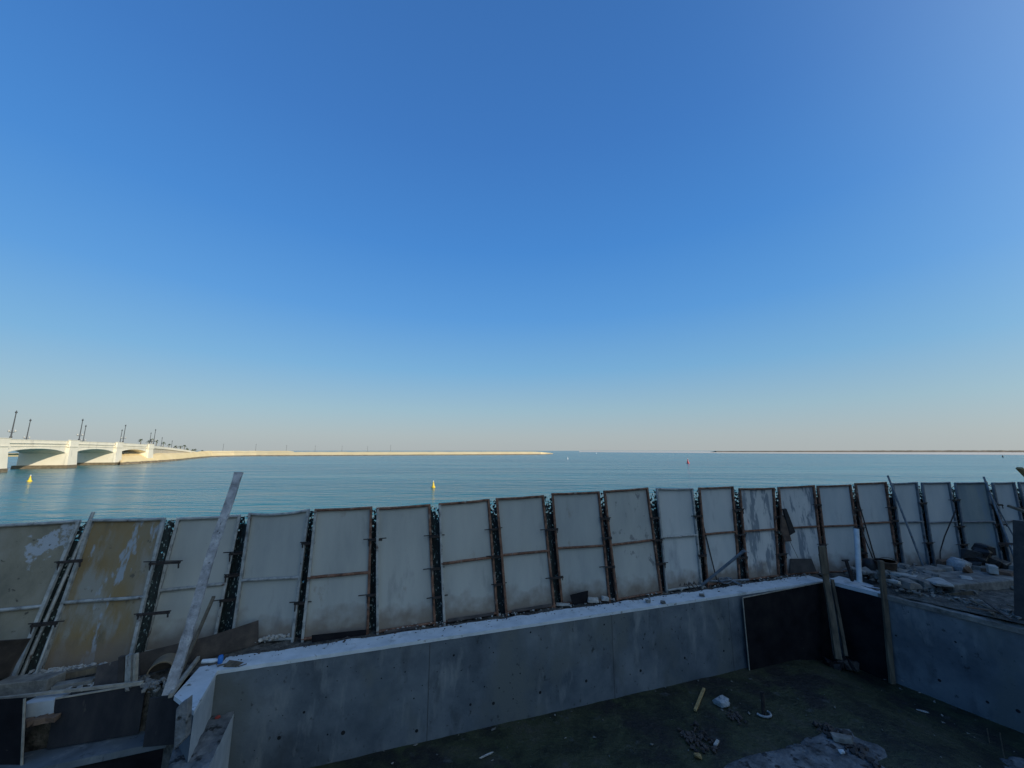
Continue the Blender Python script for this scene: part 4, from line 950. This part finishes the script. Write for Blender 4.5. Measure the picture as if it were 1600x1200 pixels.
for k in range(K0, K1+1):
    mb = MB(); h = topz(k)
    ww = PWK if k < K1 else PWK*1.2
    def ring(z, gw, go): return [bp(k-ww*gw, -go, z), bp(k+ww*gw, -go, z), bp(k+ww*gw, BW+go, z), bp(k-ww*gw, BW+go, z)]
    mb.hexa([p for p in ring(1.1, 1.0, .5)], [p for p in ring(h-1.2, 1.0, .5)])
    # pilaster in front with a slight batter
    for so in (-1, 1):
        def rg(z, w_, o0, o1): return [bp(k-ww*w_, o1, z), bp(k+ww*w_, o1, z), bp(k+ww*w_, o0, z), bp(k-ww*w_, o0, z)]
        if so < 0:
            mb.hexa(rg(1.1, 1.15, -.4, -1.3), rg(h-2.2, .95, -.4, -.9)); mb.hexa(rg(h-2.2, 1.15, -.3, -1.15), rg(h-1.9, 1.15, -.3, -1.15)); mb.hexa(rg(h-1.9, 1.0, -.3, -.95), rg(h+.15, 1.0, -.3, -.95))
            mb.hexa(rg(h+.15, 1.08, -.2, -1.05), rg(h+.32, 1.08, -.2, -1.05))
    mb.build('pier', m_bridge, bt)
    mb = MB(); mb.hexa([p for p in ring(-1.5, 1.25, 1.5)], [p for p in ring(1.12, 1.2, 1.4)]); mb.build('pier_base', m_bridge_dk, bt)
n_ = 60
for side_off in (0, BW):
    mb = MB()
    sg = -1 if side_off == 0 else 1
    for j in range(n_):
        a = K0+(K1+.15-K0)*j/n_; b = K0+(K1+.15-K0)*(j+1)/n_
        def bx(z0, z1, o0, o1):
            mb.hexa([bp(a, side_off+sg*o0, topz(a)+z0), bp(b, side_off+sg*o0, topz(b)+z0), bp(b, side_off+sg*o1, topz(b)+z0), bp(a, side_off+sg*o1, topz(a)+z0)],
                    [bp(a, side_off+sg*o0, topz(a)+z1), bp(b, side_off+sg*o0, topz(b)+z1), bp(b, side_off+sg*o1, topz(b)+z1), bp(a, side_off+sg*o1, topz(a)+z1)])
        bx(-1.2, -.95, -.3, .35); bx(-.95, -.12, -.3, .1); bx(-.12, 0, -.35, .2); bx(-2.1, -1.98, 0, .22)
    mb.build('parapet', m_bridge, bt)
mb = MB()
for j in range(n_):
    a = K0+(K1+.15-K0)*j/n_; b = K0+(K1+.15-K0)*(j+1)/n_
    mb.face([bp(a, .3, topz(a)-1.1), bp(b, .3, topz(b)-1.1), bp(b, BW-.3, topz(b)-1.1), bp(a, BW-.3, topz(a)-1.1)])
mb.build('deck', m_retain, bt)

# ------------------------------------------------------------------ spit of land
def Wp(px, py): return P(px, py, WATER_Z)
shore_px = [(187, 726.6), (192, 726.3), (208, 725.2), (224, 724), (250, 722.3), (275, 720), (300, 717), (330, 714), (365, 713.0), (400, 712.6), (450, 712.4), (500, 712.2), (560, 711.9), (620, 711.6), (680, 711.3), (740, 711.0), (800, 710.6), (845, 710.3), (864, 709.6)]
sh = [Wp(*p) for p in shore_px]
sh2 = []
for i in range(len(sh)-1):
    for k in range(6): sh2.append(sh[i].lerp(sh[i+1], k/6))
sh2.append(sh[-1])
def spit_row(i):
    p = sh2[i]; d_ = (p.xy.length); back = V((p.x, p.y, 0)).normalized()
    rr_ = i/(len(sh2)-1); hh = 4.7 if rr_ < .93 else 4.7*(1-(rr_-.93)/.09)
    hh = max(hh, .5); hh *= 1+.06*noise.noise(V((i*.6, 0, 0)))
    return p, back, hh
mt = MB(); ms = MB(); N_ = len(sh2)
prof_s = []
for i in range(N_):
    p, bk, hh = spit_row(i); j_ = 1.6*noise.noise(V((i*1.7, 3, 0)))
    w0 = p+V((0, 0, -.5))+bk*(j_-2); w1 = p+bk*(j_+3)+V((0, 0, 1.05+.3*noise.noise(V((i*2.3, 1, 0)))))
    s1 = p+bk*(14)+V((0, 0, hh*.8)); s2 = p+bk*22+V((0, 0, hh)); s3 = p+bk*90+V((0, 0, hh)); s4 = p+bk*110+V((0, 0, -1))
    prof_s.append((w0, w1, s1, s2, s3, s4))
for a, b in zip(prof_s[:-1], prof_s[1:]):
    mt.face([a[0], b[0], b[1], a[1]])
    for k in range(1, 5): ms.face([a[k], b[k], b[k+1], a[k+1]], k > 1)
e_ = prof_s[-1]; ms.face([e_[1], e_[5], e_[4], e_[3], e_[2]]); mt.face([e_[0], e_[5], e_[1]])
struct(mt, 'shore_rocks', m_shorerock); struct(ms, 'sand_spit', m_sand)
# low ridge of sand on top
mb = MB(); r0 = []
for i in range(36, 62):
    p, bk, hh = spit_row(i); f = min(1, (i-35)/4, (62-i)/2); r0.append([p+bk*30+V((0, 0, hh-.1)), p+bk*36+V((0, 0, hh+1.3*f)), p+bk*60+V((0, 0, hh+1.3*f)), p+bk*66+V((0, 0, hh-.1))])
for a, b in zip(r0[:-1], r0[1:]):
    for k in range(3): mb.face([a[k], b[k], b[k+1], a[k+1]])
struct(mb, 'sand_ridge', m_sand)
# retaining wall of the approach road
mb = MB(); A = bp(2.1, -.2, 0); rwpts = []
tops = [(237, 696.2), (262, 699), (290, 703), (326, 709.0)]
base = [(237, 712.5), (262, 712), (290, 711.3), (326, 710.2)]
dist = [A.y, A.y+45, A.y+100, A.y+190]
Tt = [PD(px, py, d) for (px, py), d in zip(tops, dist)]; Bb = [PD(px, py, d) for (px, py), d in zip(base, dist)]
for p in Bb: p.z = min(p.z, .3)-1.5
for k in range(3):
    t0, t1, b0_, b1_ = Tt[k], Tt[k+1], Bb[k], Bb[k+1]
    e = V((t1.x-t0.x, t1.y-t0.y, 0)).normalized(); nn = V((e.y, -e.x, 0)); 
    mb.hexa([b0_-nn*14, b1_-nn*14, V((t1.x, t1.y, b1_.z)), V((t0.x, t0.y, b0_.z))], [t0-nn*14-V((0, 0, 1.1)), t1-nn*14-V((0, 0, 1.1)), t1-V((0, 0, 1.1)), t0-V((0, 0, 1.1))])
rwt = single(mb, 'retaining_wall', m_retain, 'beige ribbed retaining wall carrying the road down from the bridge', 'wall')
mb = MB()
for k in range(3):
    t0, t1 = Tt[k], Tt[k+1]; e = V((t1.x-t0.x, t1.y-t0.y, 0)).normalized(); nn = V((e.y, -e.x, 0))
    mb.hexa([t0+nn*.3-V((0, 0, 1.2)), t1+nn*.3-V((0, 0, 1.2)), t1-nn*.3-V((0, 0, 1.2)), t0-nn*.3-V((0, 0, 1.2))], [t0+nn*.3, t1+nn*.3, t1-nn*.3, t0-nn*.3])
    mb.hexa([t0+nn*.55-V((0, 0, 1.4)), t1+nn*.55-V((0, 0, 1.4)), t1-nn*.1-V((0, 0, 1.4)), t0-nn*.1-V((0, 0, 1.4))], [t0+nn*.55-V((0, 0, 1.2)), t1+nn*.55-V((0, 0, 1.2)), t1-nn*.1-V((0, 0, 1.2)), t0-nn*.1-V((0, 0, 1.2))])
o_p = MB(); o_p.v, o_p.f, o_p.mi, o_p.sm = mb.v, mb.f, mb.mi, mb.sm
o_p.build('parapet', m_bridge, rwt)

# lamp posts
def make_lamp(loc, h, label):
    t = thing('lamp_post', loc, label, 'lamp post', 'lamp posts along the bridge and its approach road'); c = V(loc)
    mb = MB(); mb.lathe(c, [(.28, 0), (.3, .4), (.16, .6), (.13, h*.5), (.10, h-.5)], 8); mb.build('pole', m_lamp, t)
    mb = MB(); mb.lathe(c+V((0, 0, h-.6)), [(.10, 0), (.24, .15), (.26, .45), (.1, .6), (.03, .95)], 8); mb.build('finial', m_lamp, t)
    mb = MB(); mb.tube([c+V((-.95, 0, 1.9)), c+V((-.5, 0, 1.6)), c+V((0, 0, 1.75)), c+V((.5, 0, 1.6)), c+V((.95, 0, 1.9))], .06, 6); mb.build('arm', m_lamp, t)
    for s_ in (-1, 1):
        mb = MB(); mb.lathe(c+V((s_*.95, 0, 1.75)), [(.08, 0), (.26, .12), (.32, .42), (.3, .45), (.05, .75)], 8); mb.build('lantern', m_glassy, t)
    return t
lamps = [(-.906, -.5, 'near parapet lamp post at the left edge of the photo'), (.094, -.5, 'near parapet lamp post above the second pier'), (1.094, -.5, 'near parapet lamp post above the third pier'), (2.094, -.5, 'near parapet lamp post at the bridge end'),
         (-.04, BW, 'far parapet lamp post second from the left edge'), (.97, BW, 'far parapet lamp post just beside the second pier lamp'), (1.93, BW, 'far parapet lamp post left of the third pier lamp'), (2.98, BW, 'far side lamp post shortly before the bridge end lamp')]
for k, off, lab in lamps:
    p = bp(k, off, topz(min(k, 2))-1.0 if off > 0 else topz(k)+.3); make_lamp(p, 7.9 if off < 1 else 8.4, 'dark twin lantern '+lab)
for px, py, d_, lab in [(251, 701, 265, 'first dark lamp post on the approach road past the bridge'), (267, 704, 300, 'second dark lamp post on the approach road past the bridge')]:
    make_lamp(PD(px, py, d_), 7.5, lab)
def dpole(loc, h, label):
    t = thing('light_pole', loc, label, 'light pole', 'light poles on the sand spit'); c = V(loc)
    mb = MB(); mb.lathe(c, [(.3, 0), (.3, .5), (.16, .8), (.12, h)], 6); mb.build('pole', m_lamp, t)
    mb = MB(); mb.bar(c+V((-.5, 0, h)), c+V((.5, 0, h)), .3, .22); mb.build('head', m_lamp, t)
for k, px in enumerate([348, 399, 447, 492, 534, 574, 610]):
    top_y = [694, 694, 696, 696.5, 697, 697.5, 696][k]; d_ = 470+k*22; p = PD(px, 706.0, d_); p.z = WATER_Z+4.4; q = PD(px, top_y, d_)
    dpole(p, q.z-p.z, ORD[k]+' slim light pole on the sand spit counted from the bridge')
# palms
def palm(loc, h, seed, label):
    r = random.Random(seed); t = thing('palm_tree', loc, label, 'palm', 'palms beside the approach road'); c = V(loc)
    mb = MB(); mb.tube([c, c+V((.1, 0, h*.5)), c+V((.0, 0, h))], [.28, .2, .18], 6); mb.build('trunk', m_trunk, t)
    mb = MB(); top_ = c+V((0, 0, h))
    for k in range(22):
        a = r.random()*6.283; el = r.uniform(-.3, 1.2); L_ = r.uniform(1.3, 2.1); d_ = V((math.cos(a)*math.cos(el), math.sin(a)*math.cos(el), math.sin(el)))
        p1 = top_+d_*L_*.55; p2 = top_+d_*L_+V((0, 0, -.55*L_)); sd_ = d_.cross(V((0, 0, 1))).normalized()*.22
        mb.face([top_-sd_*.3, top_+sd_*.3, p1+sd_, p1-sd_]); mb.face([p1-sd_, p1+sd_, p2+sd_*.2, p2-sd_*.2])
    mb.build('crown', m_palm, t)
pl = [(219, 694, 250, 2.2), (232, 694, 262, 1.6), (236, 695, 262, 3.0), (243, 698, 270, 3.6), (254, 699, 280, 3), (263, 701, 290, 2.6), (274, 703, 300, 2.4), (281, 704, 310, 3.0), (287, 704, 320, 3.8), (292, 706, 330, 2.6), (300, 706, 340, 1.6), (304, 706, 345, 1.8), (315, 708, 370, 2.2)]
for k, (px, py, d_, h) in enumerate(pl):
    p = PD(px, py+2, d_); palm(p, h+1.0, k, ORD[k]+' small palm from the left along the descending approach road')

# far sandbank on the right and low scrub
mb = MB(); near = [Wp(px, py) for px, py in [(905, 706.4), (960, 706.8), (1040, 707.4), (1120, 708.2), (1250, 708.9), (1400, 709.8), (1600, 711.0), (1900, 712.5)]]
farp = [V((p.x*3.2, p.y*3.2, 0)) for p in near]
n_ = len(near); vs = []
for p, f in zip(near, farp):
    vs += [V((p.x, p.y, WATER_Z-.3)), V((p.x*1.004, p.y*1.004, WATER_Z+.55)), V((f.x, f.y, WATER_Z+1.2))]
mb.raw(vs, [(i*3+j, (i+1)*3+j, (i+1)*3+j+1, i*3+j+1) for i in range(n_-1) for j in range(2)])
struct(mb, 'sandbank', m_farsand)
mb = MB(); cols_ = []
for i in range(161):
    px = 1120+(1900-1120)*i/160; d_ = 1500-350*i/160; p = PD(px, 704, d_); amp = min(1, max(0, (px-1120)/300))
    h = amp*(3.2+1.4*noise.noise(V((i*.55, 0, 0)))+1.0*noise.noise(V((i*1.9, 4, 0)))); cols_.append((V((p.x, p.y, WATER_Z+.4)), V((p.x, p.y+6, WATER_Z+4.9+h*.75)), V((p.x, p.y+60, WATER_Z+.4))))
for a, b in zip(cols_[:-1], cols_[1:]): mb.face([a[0], b[0], b[1], a[1]]); mb.face([a[1], b[1], b[2], a[2]])
struct(mb, 'distant_scrubland', m_scrub)

mb = MB(); q = [PD(-500, 704, 420), PD(45, 704, 420), PD(120, 704, 900), PD(-900, 704, 900)]
for lo, hi, m_ in ((-1, 1.3, m_sand),): mb.prism([(p.x, p.y) for p in q], WATER_Z+lo, WATER_Z+hi)
struct(mb, 'far_shore', m_sand)
mb = MB(); vs = []
for i in range(60):
    p = q[0].lerp(q[1], i/59); vs.append((p, 1.2+1.2*noise.noise(V((i*.7, 2, 0)))+.8))
for (a, ha), (b, hb) in zip(vs[:-1], vs[1:]):
    za = WATER_Z+1.2
    mb.face([(a.x, a.y+8, za), (b.x, b.y+8, za), (b.x, b.y+11, za+hb), (a.x, a.y+11, za+ha)]); mb.face([(a.x, a.y+11, za+ha), (b.x, b.y+11, za+hb), (b.x, b.y+20, za), (a.x, a.y+20, za)])
struct(mb, 'far_scrub', m_palm, 'stuff')
# buoys
def buoy(px, py, h, m, label, d_scale=1):
    c = Wp(px, py); t = thing('buoy', c, label, 'buoy', None)
    mb = MB(); mb.lathe(c, [(h*.18, -.3), (h*.30, 0), (h*.32, h*.12), (h*.22, h*.22)], 14); mb.build('float', m, t)
    mb = MB(); mb.lathe(c, [(h*.20, h*.2), (h*.15, h*.5), (h*.07, h*.82), (h*.05, h*.98)], 10); mb.build('tower', m, t)
    mb = MB(); mb.lathe(c, [(.03*h, h*.95), (h*.08, h*.97), (h*.08, h*1.08), (.01, h*1.12)], 8); mb.build('lantern', m_whitebuoy, t)
buoy(677, 762, 1.05, m_yellow, 'yellow conical buoy afloat in the middle of the water')
buoy(46, 752.5, 1.2, m_yellow, 'yellow conical buoy afloat in front of the bridge')
buoy(1075, 724, 2.2, m_redbuoy, 'red conical buoy afloat right of centre')
buoy(887, 717.5, 1.5, m_whitebuoy, 'small white buoy just beyond the end of the spit')
buoy(932, 709, 2.5, m_whitebuoy, 'tiny white buoy near the horizon')
buoy(1567, 714.5, 2.2, m_dark_iron, 'dark buoy near the sandbank at the far right')

# ------------------------------------------------------------------ unseen block added behind the viewpoint to shade the foreground
t = thing('shade_block', (32, -4, 0), 'added unseen concrete block to the right behind the viewpoint, shading the yard', 'shade_block')
def block(x0, x1, y0, y1, h, win):
    mb = MB(); mb.prism([(x0, y0), (x1, y0), (x1, y1), (x0, y1)], -.02, h); mb.build('block', m_hidden, t)
pa = V((.47, .88, 0)); pd_ = V((.88, -.47, 0))
def bpos(t_, p_): v = pd_*t_+pa*p_; return (v.x, v.y)
mb = MB(); mb.prism([bpos(30, -3), bpos(44, -3), bpos(44, 24), bpos(30, 24)], -.02, 19.5); mb.build('block', m_hidden, t)
for fl_ in range(6):
    z = 3.2*fl_+2.8; mb = MB(); mb.prism([bpos(29.2, -3), bpos(29.99, -3), bpos(29.99, 24), bpos(29.2, 24)], z, z+.3); mb.build('shade_block_slab', m_hidden, t)
    for k in range(7):
        mb = MB(); mb.prism([bpos(29.96, -1+k*3.6), bpos(29.99, -1+k*3.6), bpos(29.99, .8+k*3.6), bpos(29.96, .8+k*3.6)], z-1.9, z-.4); mb.build('shade_block_window', m_blackhole, t)
